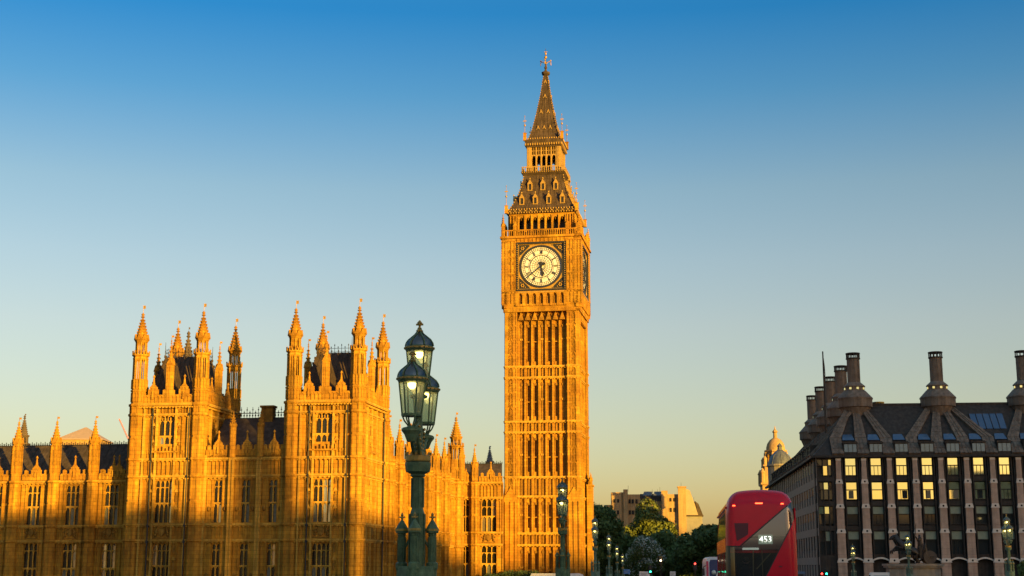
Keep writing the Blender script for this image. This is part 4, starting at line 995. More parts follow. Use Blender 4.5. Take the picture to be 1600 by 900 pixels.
def lamp(x, y, label, near):
    t = thing('bridge_lamp', label, 'street lamp', (x, y, deck(y)), 0, 'three lantern lamps on the bridge parapets')
    G = GREEN if near else GREENP
    b = MB(); b.rings(0, 0, [(0, .42), (1.1, .42), (1.15, .46), (1.25, .46), (1.3, .36)], 8); b.rings(0, 0, [(1.3, .3), (1.72, .26)], 8)
    for k in range(4):
        a = k*pi/2; b.M = T(.2*cos(a), .2*sin(a)); b.prism([(-.1, 1.3), (.1, 1.3), (.06, 1.55), (0, 1.75), (-.06, 1.55)], -.09, .09); b.M = Matrix()
    b.build('pedestal', G, t)
    p = MB(); p.rings(0, 0, [(1.3, .105), (2.45, .103), (2.52, .082), (2.95, .08), (2.97, .11), (3.0, .1)], 8); p.rings(0, 0, [(3.0, .11), (3.03, .17), (3.12, .185), (3.16, .185), (3.17, .13)], 12)
    for k in range(8): a = k*pi/4+pi/8; p.tube((.114*cos(a), .114*sin(a), 1.75), (.114*cos(a), .114*sin(a), 2.44), .012, 4); p.tube((.09*cos(a), .09*sin(a), 2.53), (.09*cos(a), .09*sin(a), 2.94), .01, 4)
    p.rings(0, 0, [(3.17, .075), (3.6, .06), (4.08, .05), (4.12, .1)], 8)
    p.build('post', G, t)
    gd = MB()
    gd.rings(0, 0, [(3.17, .175), (3.19, .18), (3.25, .18), (3.26, .16)], 16); 
    for k in range(16): a = k*pi/8; gd.box(.18*cos(a)-.012, .18*cos(a)+.012, .18*sin(a)-.012, .18*sin(a)+.012, 3.26, 3.3)
    for s_ in (-1, 1):
        for q in range(7): gd.ball((.012*(q % 2), s_*(.09+q*.03)+.0, 3.3+q*.06), .026, 6)
        for q in range(7): gd.ball((.05, s_*(.07+q*.028), 3.3+q*.058), .022, 6); gd.ball((-.05, s_*(.07+q*.028), 3.3+q*.058), .022, 6)
    gd.build('gilded_collar', GOLD, t)
    br = MB()
    for s_ in (-1, 1):
        for o in (-.045, .045): br.path([(o, s_*.08, 3.2), (o, s_*.16, 3.32), (o, s_*.36, 3.48), (o, s_*.55, 3.54)], .026, 6)
        br.path([(0, s_*.06, 3.75), (0, s_*.2, 3.66), (0, s_*.4, 3.6), (0, s_*.58, 3.56)], .035, 6); br.rings(0, s_*.6, [(3.4, .06), (3.5, .1), (3.55, .14), (3.58, .14)], 10)
    br.build('bracket', G, t)
    for k in range(4):
        a = k*pi/2; c = MB(); cx, cy = .215*cos(a), .215*sin(a)
        c.rings(cx, cy, [(1.3, .07), (1.66, .07), (1.7, .085), (1.76, .085), (1.78, .055), (2.13, .053), (2.15, .065), (2.17, .055), (2.18, .09), (2.2, .09)], 8)
        c.rings(cx, cy, [(2.2, .094), (2.24, .094)], 8); c.rings(cx, cy, [(2.24, .086), (2.29, .06), (2.35, .02), (2.37, .012)], 8)
        c.tube((cx*.85, cy*.85, 1.95), (cx*.4, cy*.4, 2.12), .018, 5)
        for q in range(8): e = q*pi/4; c.tube((cx+.054*cos(e), cy+.054*sin(e), 1.79), (cx+.054*cos(e), cy+.054*sin(e), 2.12), .009, 4)
        col = c.build('colonnette', G, t)
        d = MB(); d.rings(cx, cy, [(2.205, .097), (2.235, .097)], 8); d.ball((cx, cy, 2.39), .022, 6); d.box(cx-.045, cx+.045, cy-.01, cy+.01, 2.385, 2.405); d.rings(cx, cy, [(2.38, .01), (2.43, .022), (2.46, .005)], 6); d.build('gilded_cap', GOLD, col)
    lantern_parts(t, 0, 4.79, near, 0); lantern_parts(t, -.6, 4.27, near, 0); lantern_parts(t, .6, 4.27, near, 0)
    return t
lamp(-3.19, 20, 'large dark green bridge lamp with three lit lanterns standing before the palace front', True)
lamp(-3.19, 55.5, 'dark green bridge lamp with lit lanterns standing before the right side of the clock tower', True)
lamp(-3.19, 91, 'green bridge lamp just right of the clock tower, tallest of the row against the trees', False)
lamp(-3.19, 125, 'second tallest green bridge lamp of the row standing against the dark trees', False)
lamp(-3.19, 159, 'third tallest green bridge lamp of the row, left of the silvery round tree', False)
lamp(-3.19, 196, 'smallest and farthest green bridge lamp of the row by the silvery tree', False)
lamp(22.1, 91, 'pale green bridge lamp with gold arms at the right edge before the dark office building', False)
lamp(22.1, 125, 'pale green bridge lamp with gold arms standing before the bronze chariot statue', False)
lamp(22.1, 158, 'smallest pale green bridge lamp standing before the dark office building between bus and statue', False)

# ---------------------------------------------------------------- bodies grown from skeletons
def skin_mesh(verts, edges, radii, sub=2):
    me = bpy.data.meshes.new('sk'); me.from_pydata(verts, edges, []); o = bpy.data.objects.new('sk', me); COL.objects.link(o)
    m = o.modifiers.new('s', 'SKIN'); m.use_smooth_shade = True
    for i, r in enumerate(radii): r = r if isinstance(r, tuple) else (r, r); me.skin_vertices[0].data[i].radius = r
    me.skin_vertices[0].data[0].use_root = True
    s2 = o.modifiers.new('u', 'SUBSURF'); s2.levels = sub; s2.render_levels = sub
    dg = bpy.context.evaluated_depsgraph_get(); out = bpy.data.meshes.new_from_object(o.evaluated_get(dg))
    bpy.data.objects.remove(o); return out
def skin_obj(name, verts, edges, radii, m, parent=None, loc=(0,0,0), rz=0, sub=2):
    me = skin_mesh(verts, edges, radii, sub); me.materials.clear(); me.materials.append(m)
    o = bpy.data.objects.new(name, me); COL.objects.link(o); o.location = loc; o.rotation_euler = (0, 0, rz)
    if parent: o.parent = parent
    return o

# ---------------------------------------------------------------- red double decker bus
RED = mat('glossy red bus paint', (.62, .005, .022), .22, spec=.28, var=.08, scale=.7)
DKRED = mat('dark red grille recess', (.09, .004, .008), .5)
BGLASS = glassmat('tinted bus glass', (.42, .44, .42), .012, .13)
bus = thing('double_decker_bus', 'red rounded double decker bus seen from behind with a diagonal rear window', 'bus', (2.83, 52, deck(52)-.145), radians(-1.2))
BW, BL, BH = 2.52, 11.2, 4.66
def bus_profile():        # rear skin as a curved grid over (x, z), y back from the rearmost plane
    bm = bmesh.new(); nx, nz = 40, 60; g_ = []
    R, RT = .34, .55
    for j in range(nz+1):
        row = []
        for i in range(nx+1):
            x = BW*i/nx; z = .3+(BH-.3)*j/nz
            ex = max(0, abs(x-BW/2)-(BW/2-R)); y = R-sqrt(max(0, R*R-ex*ex))
            dq = max(0, abs(x-BW/2)-(BW/2-.5)); top = BH-.14*((x-BW/2)/(BW/2))**2-.52*(1-sqrt(max(0, 1-(dq/.5)**2)))
            zz = .3+(top-.3)*j/nz; ez = max(0, zz-(top-RT)); y += (RT-sqrt(max(0, RT*RT-ez*ez)))*.75
            y += .018*(max(0, zz-1.6))**1.7; y = min(y, 1.2)
            xi = BW/2+(x-BW/2)*(1-.05*max(0, (zz-2.2)/2.3)**1.5)
            row.append(bm.verts.new((xi, y, zz)))
        g_.append(row)
    for j in range(nz):
        for i in range(nx): bm.faces.new((g_[j][i], g_[j][i+1], g_[j+1][i+1], g_[j+1][i]))
    return bm
bm = bus_profile()
D1 = ((.55, 2.645), (2.25, 4.1)); D2 = ((1.22, 1.30), (2.36, 3.43))
def cut(bm, p, q):
    d = Vector((q[0]-p[0], 0, q[1]-p[1])).normalized(); n = Vector((d.z, 0, -d.x))
    bmesh.ops.bisect_plane(bm, geom=bm.verts[:]+bm.edges[:]+bm.faces[:], plane_co=(p[0], 0, p[1]), plane_no=n)
    return lambda c: (c.x-p[0])*n.x+(c.z-p[1])*n.z
s1 = cut(bm, *D1); s2 = cut(bm, *D2); s3 = cut(bm, (0, 2.645), (1, 2.645)); s4 = cut(bm, (0, 1.28), (1, 1.28)); s5 = cut(bm, (.16, 0), (.16, 1))
def region(c):
    if c.z < 1.28: return 'red' if c.x > 1.2 else 'low'
    if s2(c) > 0: return 'red'              # right of the second diagonal
    if c.z < 2.645 and c.x < .16: return 'post'
    if c.z < 2.645 or s1(c) > 0: return 'glass'
    return 'red'
parts = {}
for f in bm.faces: parts.setdefault(region(f.calc_center_median()), []).append([tuple(v.co) for v in f.verts])
bm.free()
def soup(name, faces, m, parent, off=0):
    vi = {}; vs = []; fs = []
    for f in faces:
        q = []
        for c in f:
            k = tuple(round(t, 5) for t in c)
            if k not in vi: vi[k] = len(vs); vs.append((c[0], c[1]+off, c[2]))
            q.append(vi[k])
        if len(set(q)) > 2: fs.append(q)
    b = MB(); b.v = vs; b.f = fs; b.m = [0]*len(fs); b.sm = [True]*len(fs); return b.build(name, m, parent)
BLK = mat('black bus trim', (.012, .012, .013), .3)
soup('rear_body', parts['red'], RED, bus); rw = soup('rear_window', parts['glass'], BGLASS, bus); soup('lower_panel', parts['low'], RED, bus); soup('corner_post', parts['post'], BLK, bus)
b = MB()
prof = [(.0, .3), (.0, 2.3), (.07, 3.7), (.2, 4.2), (.5, 4.46), (BW/2, 4.56), (BW-.5, 4.46), (BW-.2, 4.2), (BW-.07, 3.7), (BW, 2.3), (BW, .3)]
n = len(prof); y0, y1 = 1.05, BL
vs = [(x, y0, z) for x, z in prof]+[(x, y1, z) for x, z in prof]
b.add(vs, [(i, i+n, i+n+1, i+1) for i in range(3, n-4)]+[tuple(range(n, 2*n))], True)
b.box(0, .04, .36, BL, .3, .95); b.box(.0, .05, .36, BL, 2.45, 2.95); b.box(.1, .14, .9, BL, 3.95, 4.2); b.box(BW-.04, BW, .36, BL, .3, 4.0); b.box(0.02, BW-.02, .4, BL, .3, .4)
b.box(.02, .1, .4, BL, 4.0, 4.05); b.box(0.05, BW-.05, .7, BL-.1, 2.42, 2.5)
for y in (.42, 2.2, 4.0, 5.8, 7.6, 9.4): b.box(.01, .05, y-.05, y+.05, .9, 2.5)
b.build('body', RED, bus)
b = MB(); SIDEGL = mat('golden reflecting side glass', (.30, .27, .2), .05, metal=.8)
b.quad((.03, .4, 2.95), (.03, BL, 2.95), (.11, BL, 4.0), (.11, .75, 4.0)); b.quad((.02, .38, .95), (.02, BL, .95), (.02, BL, 2.45), (.02, .38, 2.45)); b.build('side_window', SIDEGL, bus)
b = MB(); b.prism([(.68, 3.55), (1.0, 3.55), (1.0, 3.0), (.78, 2.86), (.68, 2.86)], .0, .3) if False else None
def ys(z): return .018*max(0, z-1.6)**1.7
b.add([(.33, ys(3.42)-.012, 3.46), (.82, ys(3.42)-.012, 3.46), (.80, ys(3.0)-.012, 3.06), (.40, ys(2.8)-.012, 2.82)], [(0,3,2,1)]); b.build('grille', DKRED, bus)
LITE = mat('red marker lamp', (.9, .08, .03), emit=(1, .10, .03), estr=2.0)
for x, z, w in ((.33, 4.08, .05), (1.22, 4.16, .13), (2.04, 4.14, .05)):
    b = MB(); yy = ys(z)+.02; b.box(x-w, x+w, yy-.03, yy+.12, z-.02, z+.02); b.build('marker_lamp', LITE, bus)
b = MB(); b.box(.82, 1.12, -.03, .02, 1.30, 1.44); b.build('number_plate', mat('yellow number plate', (.75, .55, .05), .5), bus)
b = MB(); b.box(2.17, 2.3, -.0, .05, 1.34, 1.42); b.build('indicator', mat('amber indicator', (.9, .4, .03), .4, emit=(1, .4, .05), estr=.6), bus)
for x in (1.9, 2.27):
    b = MB(); b.box(x-.06, x+.06, .0, .04, 1.92, 1.96) if x < 2 else b.box(x-.06, x+.06, .05, .1, 2.5, 2.58); b.build('latch', DKRED, bus)
tr_ = MB()
def along(p, q, w, y=-.006):
    d = Vector((q[0]-p[0], 0, q[1]-p[1])); nrm = Vector((-d.z, 0, d.x)).normalized()*w; k = 12
    for i in range(k):
        a = Vector((p[0], 0, p[1]))+d*(i/k); c = Vector((p[0], 0, p[1]))+d*((i+1)/k); 
        def sy(v): ex = max(0, abs(v.x-BW/2)-(BW/2-.34)); return .34-sqrt(max(0, .34**2-ex*ex))+ys(v.z)+y
        tr_.quad((a-nrm)+Vector((0, sy(a), 0)), (c-nrm)+Vector((0, sy(c), 0)), (c+nrm)+Vector((0, sy(c), 0)), (a+nrm)+Vector((0, sy(a), 0)))
along((.5, 2.645), (2.24, 4.09), .022); along((.0, 2.645), (.56, 2.645), .02)
tr_.build('window_trim', BLK, bus); tr_ = MB(); along((1.24, 1.34), (2.36, 3.42), .018); tr_.build('window_trim', BLK, bus)
ins = MB(); ins.k = 0
ins.box(.3, 2.2, 1.3, 1.36, 2.55, 4.1)                                   # upper deck bulkhead, pale
ins.k = 1; ins.box(.1, 2.4, 1.2, 1.26, .4, 2.42); ins.box(.9, 2.3, .22, .3, 2.94, 3.0); 
ins.k = 2
ins.path([(.95, .35, 1.4), (.98, .35, 2.5)], .022, 6); ins.path([(1.08, .35, 1.85), (1.6, .4, 2.4)], .022, 6); ins.path([(1.3, .5, 1.5), (1.3, .5, 2.5)], .015, 6)
ins.k = 3; ins.box(.62, 1.18, .3, .9, 2.53, 2.60)
ins.build('interior', [mat('pale interior panel', (.35, .36, .33), .7), mat('dark interior', (.02, .02, .02), .8), mat('yellow handrail', (.35, .27, .12), .4), mat('ceiling light', (.8, .85, .8), .5, emit=(.8, .9, .8), estr=.25)], bus)
bl = MB(); bl.box(1.16, 1.66, .04, .06, 2.72, 3.05); blind = bl.build('destination_blind', mat('lit blind', (.35, .42, .34), .6, emit=(.6, .75, .6), estr=.16), bus)
fc = bpy.data.curves.new('t', 'FONT'); fc.body = '453'; fc.size = .30; fc.align_x = 'CENTER'; fc.align_y = 'CENTER'; fc.extrude = .004
fo = bpy.data.objects.new('t', fc); COL.objects.link(fo); tm = bpy.data.meshes.new_from_object(fo.evaluated_get(bpy.context.evaluated_depsgraph_get())); bpy.data.objects.remove(fo)
tm.materials.clear(); tm.materials.append(mat('white digits', (.9, .9, .85), .5, emit=(1, 1, .92), estr=.7)); to = bpy.data.objects.new('route_number', tm); COL.objects.link(to); to.parent = blind; to.location = (1.41, .03, 2.88); to.rotation_euler = (pi/2, 0, 0)
TYRE = mat('black tyre', (.015, .015, .015), .8)
def wheel(parent, x, y, z, r=.48, w=.28, axis='x'):
    b = MB(); b.rings(0, 0, [(-w/2, r*.92), (-w/2+.03, r), (w/2-.03, r), (w/2, r*.92)], 20); b.k = 1; b.rings(0, 0, [(-w/2-.01, r*.5), (w/2+.01, r*.5)], 12)
    b.v = [(p[2], p[0], p[1]) for p in b.v]; b.build('wheel', [TYRE, LEAD], parent, (x, y, z))
for x in (.16, BW-.16):
    for y in (2.6, 8.6): wheel(bus, x, y, .48)
person_mat = mat('dark navy coat', (.012, .014, .022), .9); SKINM = mat('skin', (.35, .2, .14), .6)
def person(loc, rz, label, coat, scale=1):
    V_ = [(0,0,.95),(0,.01,1.2),(0,.02,1.42),(0,.0,1.55),(0,-.03,1.68), (.17,.02,1.42),(.24,.02,1.18),(.22,-.14,.98),(.22,-.22,.95), (-.17,.02,1.42),(-.24,.02,1.18),(-.22,-.14,.98),(-.22,-.22,.95), (.09,0,.9),(.1,-.02,.5),(.1,.02,.08),(.1,-.12,.04), (-.09,0,.9),(-.1,-.02,.5),(-.1,.02,.08),(-.1,-.12,.04)]
    E_2 = [(0,1),(1,2),(2,3),(3,4),(2,5),(5,6),(6,7),(7,8),(2,9),(9,10),(10,11),(11,12),(0,13),(13,14),(14,15),(15,16),(0,17),(17,18),(18,19),(19,20)]
    Rr = [(.16,.11),(.15,.1),(.15,.1),.055,.075,.07,.05,.04,.035,.07,.05,.04,.035,.09,.06,.045,.04,.09,.06,.045,.04]
    o = skin_obj('person', V_, E_2, Rr, coat, None, loc, rz); o.scale = (scale,)*3
    tag(o, label, 'person')
    h = MB(); h.ball((0, -.03, 1.7), .105, 12, 1.2); h.ball((0, -.135, 1.69), .022, 6); h.ball((.1, -.02, 1.69), .025, 6); h.ball((-.1, -.02, 1.69), .025, 6); h.build('head', SKINM, o)
    h = MB(); h.ball((0, -.005, 1.74), .112, 12, 1.05); h.build('hair', mat('dark hair', (.02, .014, .01), .8), o); return o
person((2.83+.75, 52.75, deck(52)+.28), pi, 'person in a dark coat standing inside the rear stairwell of the red bus', person_mat, 1.0)

# ---------------------------------------------------------------- coach, vans, signals, signs
cch = thing('coach', 'white and red coach with a dark blue rear window ahead of the red bus', 'coach', (6.15, 150, deck(150)-.145))
b = MB(); prof = [(0, .35), (0, 3.3), (.12, 3.65), (.35, 3.78), (2.15, 3.78), (2.38, 3.65), (2.5, 3.3), (2.5, .35)]; b.prism(prof, 0, 11); b.build('body', mat('white coach paint', (.6, .6, .62), .35), cch)
b = MB(); b.prism([(.28, 1.5), (.28, 3.2), (.4, 3.5), (2.1, 3.5), (2.22, 3.2), (2.22, 1.5)], -.03, .0); b.build('rear_window', mat('blue coach glass', (.05, .06, .13), .15), cch)
b = MB(); b.prism([(.9, 1.5), (1.0, 2.1), (1.2, 2.6), (1.5, 2.75), (1.75, 2.5), (1.9, 1.5)], -.045, -.031); b.ball((.72, -.03, 2.2), .25, 8); b.build('pale_graphic', mat('pale rear graphic', (.45, .47, .42), .7), cch)
b = MB(); b.box(-.02, .2, -.02, .3, .5, 3.35); b.box(.25, 2.25, -.02, .0, .5, 1.3); b.build('red_panel', mat('pink red coach panel', (.45, .04, .09), .4), cch)
for x in (.16, 2.34):
    for y in (2.6, 8.4): wheel(cch, x, y, .48)
b = MB(); b.path([(0, .3, 2.9), (-.3, .2, 2.8), (-.32, .2, 2.3)], .05, 6); b.box(-.45, -.2, .1, .25, 1.9, 2.6); b.build('mirror', BLK, cch)
def van(name, label, cat, loc, rz, m, L=5.2, Wd=2.0, Hh=2.4, big=False):
    t = thing(name, label, cat, loc, rz); b = MB()
    b.prism([(0, .35), (0, Hh*.9), (.15, Hh), (L*.78, Hh), (L*.84, Hh*.95), (L*.93, 1.25), (L-.05, 1.1), (L, .9), (L, .35)], 0, Wd); b.build('body', m, t)
    b = MB(); b.prism([(.4, 1.3), (.4, Hh*.85), (L*.55, Hh*.85), (L*.55, 1.3)], -.02, .0); b.prism([(L*.6, 1.25), (L*.6, Hh*.85), (L*.8, Hh*.85), (L*.9, 1.25)], -.02, 0)
    b.box(-.02, 0, .3, Wd-.3, Hh*.55, Hh*.88); b.build('window', DIMGLASS, t)
    for x in (L*.2, L*.8):
        for y in (.15, Wd-.15):
            w = MB(); w.rings(0, 0, [(-.12, .3), (-.09, .34), (.09, .34), (.12, .3)], 16); w.k = 1; w.rings(0, 0, [(-.13, .18), (.13, .18)], 10); w.v = [(p[0], p[2], p[1]) for p in w.v]; w.build('wheel', [TYRE, LEAD], t, (x, y, .34))
    return t
van('white_van', 'long white van parked in front of the clock tower base, only its roof showing', 'van', (-17.5, 219, -2), 0, mat('white van paint', (.7, .68, .64), .35), 9.3, 2.1, 2.85)
van('blue_van', 'dark blue van right of the red bus below the office building', 'van', (23.0, 214, -2), pi/2, mat('dark blue van paint', (.04, .06, .10), .3), 5.2, 2.0, 3.15)
van('white_van', 'white van with printed side standing left of the chariot statue plinth', 'van', (31.2, 206.5, -2), 0, mat('pale van paint', (.62, .62, .6), .4), 4.2, 1.8, 3.05)
def signal(x, y, z, label, col, h):
    t = thing('traffic_light', label, 'traffic light', (x, y, -1.9)); b = MB(); b.tube((0, 0, 0), (0, 0, h+.5), .06, 8); b.build('pole', IRON, t)
    b = MB(); b.box(-.16, .16, -.3, -.06, h-.5, h+.55); b.box(-.3, .3, -.06, -.04, h-.65, h+.7)
    for k in range(3): b.rings(0, 0, [(0, 0.01), (0, .01)], 3) if False else b.box(-.12, .12, -.42, -.3, h-.34+.33*k+.12, h-.34+.33*k+.15)
    b.build('housing', IRON, t)
    b = MB(); zz = {'r': h+.38, 'a': h+.03, 'g': h-.3}[col]; b.ball((0, -.32, zz), .13, 10); c = {'r': (1, .03, .02), 'a': (1, .75, .45), 'g': (.02, .9, .45)}[col]
    b.build('lit_lens', mat('lit lens '+col, c, emit=c, estr=6), t); return t
def sg(px, py, d, label, col):
    X = (px-1010)*d/2230; z = 1.7+(887-py)*d/2260; signal(X, d, 0, label, col, z+1.9-{'r': .38, 'a': .03, 'g': -.3}[col])
sg(1084, 881, 232, 'traffic light showing red beside the coach under the dark trees', 'r')
sg(1016, 893, 232, 'traffic light showing green at the foot of the silvery round tree', 'g')
sg(1032, 876, 240, 'traffic light showing a pale amber lamp right of the silvery tree', 'a')
sg(1274, 896, 219, 'low traffic light showing red right of the bus at the office corner', 'r')
sg(1281, 896, 218, 'low traffic light showing green right of the bus at the office corner', 'g')
def sign(px, py, d, w, h, m, label, cat='sign'):
    X = (px-1010)*d/2230; z = 1.7+(887-py)*d/2260; t = thing('road_sign', label, cat, (X, d, -2)); b = MB(); b.box(-w/2, w/2, -.05, .0, z+2-h/2, z+2+h/2); b.build('panel', m, t)
    b = MB(); 
    for x in (-w*.35, w*.35): b.tube((x, .06, 0), (x, .06, z+2+h*.4), .05, 6)
    b.build('post', IRON, t)
    b = MB(); 
    for q in range(3): b.box(-w*.36, w*.1+.1*q, -.06, -.051, z+2-h*.28+q*h*.2, z+2-h*.22+q*h*.2)
    b.build('faded_lines', GRANITE, t); return t
PALE = mat('pale sign panel', (.6, .58, .54), .6)
sign(1007, 897, 236, 1.7, .9, PALE, 'pale rectangular road sign below the silvery round tree')
sign(1050, 896, 236, .9, .7, PALE, 'small pale road sign under the dark trees left of the red light')
sign(980, 893, 230, 1.0, .7, mat('blue sign panel', (.05, .16, .4), .5), 'blue road sign at the foot of the farthest bridge lamps')
# street lamp with two hanging heads at the right edge
t = thing('street_lamp', 'black street lamp with two small hanging lit heads at the right edge', 'street lamp', (55.0, 206, -2)); b = MB(); b.tube((1.6, 0, 0), (1.6, 0, 12.6), .12, 8, .07); b.path([(1.6, 0, 12.5), (.9, 0, 12.7), (.25, 0, 12.4)], .05, 6); b.path([(1.6, 0, 12.0), (1.2, 0, 12.5), (.9, 0, 12.3)], .04, 6); b.build('pole', IRON, t)
for x in (-.2, .55):
    b = MB(); b.tube((x, 0, 12.5), (x, 0, 12.3), .04, 6); b.rings(x, 0, [(11.75, .3), (11.95, .28), (12.2, .1), (12.35, .08)], 10); b.path([(x, 0, 12.3), (.2, 0, 12.55)], .03, 5); h = b.build('lamp_head', IRON, t)
    b = MB(); b.ball((x, 0, 11.7), .2, 10); b.build('bulb', BULB, h)

# ---------------------------------------------------------------- chariot statue
stt = thing('chariot_statue', 'dark bronze statue of a chariot with two rearing horses on a stone plinth', 'statue', (37.2, 208, -2))
b = MB(); b.box(-3.4, 3.6, -1.6, 1.6, 0, 3.7); b.box(-3.7, 3.9, -1.9, 1.9, 3.7, 3.95); b.box(-3.85, 4.05, -2.05, 2.05, 3.95, 4.25); b.box(-3.7, 3.9, -1.9, 1.9, 0, .5); b.build('plinth', GRANITE, stt)
def horse(dy, ph):
    y = dy
    V_ = [(-.3,y,6.2),(-.95,y,6.5),(-1.6,y,6.85),(-1.95,y,7.4),(-2.1,y,7.95),(-2.4,y,8.0),(-2.85,y,7.55),
      (.35,y,5.95),(.6,y-.2,5.5),(.35,y-.22,4.95),(.75,y-.22,4.6),(.65,y-.22,4.3), (.6,y+.2,5.55),(.5,y+.22,5.0),(.95,y+.22,4.65),(.9,y+.22,4.3),
      (-1.5,y-.25,6.35),(-2.2,y-.27,6.4+ph),(-2.65,y-.27,5.95+ph),(-2.5,y-.27,5.6+ph), (-1.45,y+.25,6.3),(-2.1,y+.27,6.15),(-2.75,y+.27,6.0),(-2.7,y+.27,5.6),
      (.75,y,6.2),(1.1,y,5.8),(1.2,y,5.2), (-2.02,y,8.3)]
    E_2 = [(0,1),(1,2),(2,3),(3,4),(4,5),(5,6),(0,7),(7,8),(8,9),(9,10),(10,11),(7,12),(12,13),(13,14),(14,15),(2,16),(16,17),(17,18),(18,19),(2,20),(20,21),(21,22),(22,23),(7,24),(24,25),(25,26),(4,27)]
    Rr = [.52,.56,.56,.44,.34,.25,.16,.52,.36,.2,.12,.14,.36,.2,.12,.14,.28,.17,.11,.12,.28,.17,.11,.12,.13,.16,.08,.08]
    h = skin_obj('horse', V_, E_2, Rr, BRONZE, stt); return h
horse(-.75, .25); horse(.75, 0)
def figure(x, y, z, arms, s=1.0):
    V_ = [(x,y,z+.9*s),(x-.02,y,z+1.2*s),(x-.04,y,z+1.45*s),(x-.05,y,z+1.58*s),(x-.06,y,z+1.72*s),(x,y,z+.4*s),(x+.05,y,z),
          (x,y-.2*s,z+1.45*s),arms[0],arms[1],(x,y+.2*s,z+1.45*s),arms[2],arms[3]]
    E_2 = [(0,1),(1,2),(2,3),(3,4),(0,5),(5,6),(2,7),(7,8),(8,9),(2,10),(10,11),(11,12)]
    return skin_obj('figure', V_, E_2, [q*s for q in (.22,.18,.19,.08,.13,.27,.33,.1,.075,.06,.1,.075,.06)], BRONZE, stt)
fx, fz = 1.25, 5.3
f1 = figure(fx, 0, fz, [(fx-.3, -.55, fz+2.1), (fx-.75, -.75, fz+2.75), (fx-.2, .6, fz+2.0), (fx-.3, .75, fz+2.65)], 1.75)
b = MB(); b.tube((fx-1.0, -.72, fz+.6), (fx-.6, -.76, fz+4.3), .05, 6); b.prism([(fx-.66, fz+4.2), (fx-.54, fz+4.2), (fx-.58, fz+4.6)], -.8, -.72); b.build('spear', BRONZE, stt)
figure(fx+.55, -.75, fz-.35, [(fx+.3, -1.1, fz+.9), (fx+.1, -1.1, fz+.5), (fx+.7, -.4, fz+.9), (fx+.8, -.4, fz+.5)], 1.25); figure(fx+.55, .75, fz-.35, [(fx+.3, .4, fz+.9), (fx+.1, .4, fz+.5), (fx+.7, 1.1, fz+.9), (fx+.8, 1.1, fz+.5)], 1.25)
b = MB(); b.prism([(1.0, 4.95), (3.2, 4.95), (3.3, 5.3), (2.6, 5.7), (1.7, 5.75), (1.2, 6.6), (1.0, 6.7), (.9, 5.4)], -1.0, 1.0); b.tube((1.0, 0, 5.1), (-1.2, 0, 6.3), .09, 6); b.tube((2.3, -1.5, 5.15), (2.3, 1.5, 5.15), .09, 6); b.build('chariot', BRONZE, stt)
for y in (-1.25, 1.25):
    b = MB(); b.rings(0, 0, [(-.08, .9), (.08, .9)], 24); b.rings(0, 0, [(-.18, .2), (.18, .2)], 10)
    for k in range(8): b.M = Rz(k*pi/4); b.box(.2, .85, -.05, .05, -.12, .12); b.M = Matrix()
    b.v = [(p[0], p[2], p[1]) for p in b.v]; w_ = b.build('wheel', mat('worn bronze', (.06, .045, .035), .5, metal=.3), stt, (2.3, y, 5.15))
    b = MB(); b.add([(2.3, y*1.1, 5.2), (2.5, y*1.1, 5.15), (2.9, y*1.75, 5.25)], [(0,1,2)]); b.tube((2.3, y*1.1, 5.15), (2.7, y*1.8, 5.2), .04, 5, .01); b.build('scythe', BRONZE, stt)

# ---------------------------------------------------------------- trees
def foliage(name, col, col2, rough=.7):
    m = mat(name, col, rough, alt=col2, var=.35, scale=.5, spec=.25); return m
F_DARK = foliage('dark green foliage', (.075, .118, .03), (.11, .15, .04)); F_LIT = foliage('yellow green foliage', (.09, .115, .022), (.13, .15, .03)); F_SILV = foliage('silvery blossom highlight foliage', (.62, .64, .56), (.40, .44, .36)); BARK = mat('bark', (.06, .045, .035), .9, var=.3, scale=3)
def leafcloud(mb, blobs, n, size, rnd, sz=.8, two=0):
    tot = sum(r*r for *_, r in blobs)
    for (cx, cy, cz, r) in blobs:
        for _ in range(int(n*r*r/tot)):
            d = Vector((rnd.gauss(0, 1), rnd.gauss(0, 1), rnd.gauss(0, 1))).normalized(); rr = r*(1-abs(rnd.gauss(0, .2)))
            if rnd.random() < .06: rr = r*rnd.uniform(1, 1.2)
            p = Vector((cx, cy, cz))+Vector((d.x*rr, d.y*rr, d.z*rr*sz))
            a = (d+Vector((rnd.gauss(0, .7), rnd.gauss(0, .7), rnd.gauss(0, .7)))).normalized(); u = a.orthogonal().normalized(); v = a.cross(u); mb.k = 1 if two and rnd.random() < two*(.5+d.z) else 0; an = rnd.uniform(0, pi); u, v = u*cos(an)+v*sin(an), v*cos(an)-u*sin(an)  # pale blossom leaves gather on top, painting in the light caught there
            s_ = size*rnd.uniform(.6, 1.3); mb.add([p-u*s_, p-v*s_*.55, p+u*s_, p+v*s_*.55], [(0,1,2,3)])
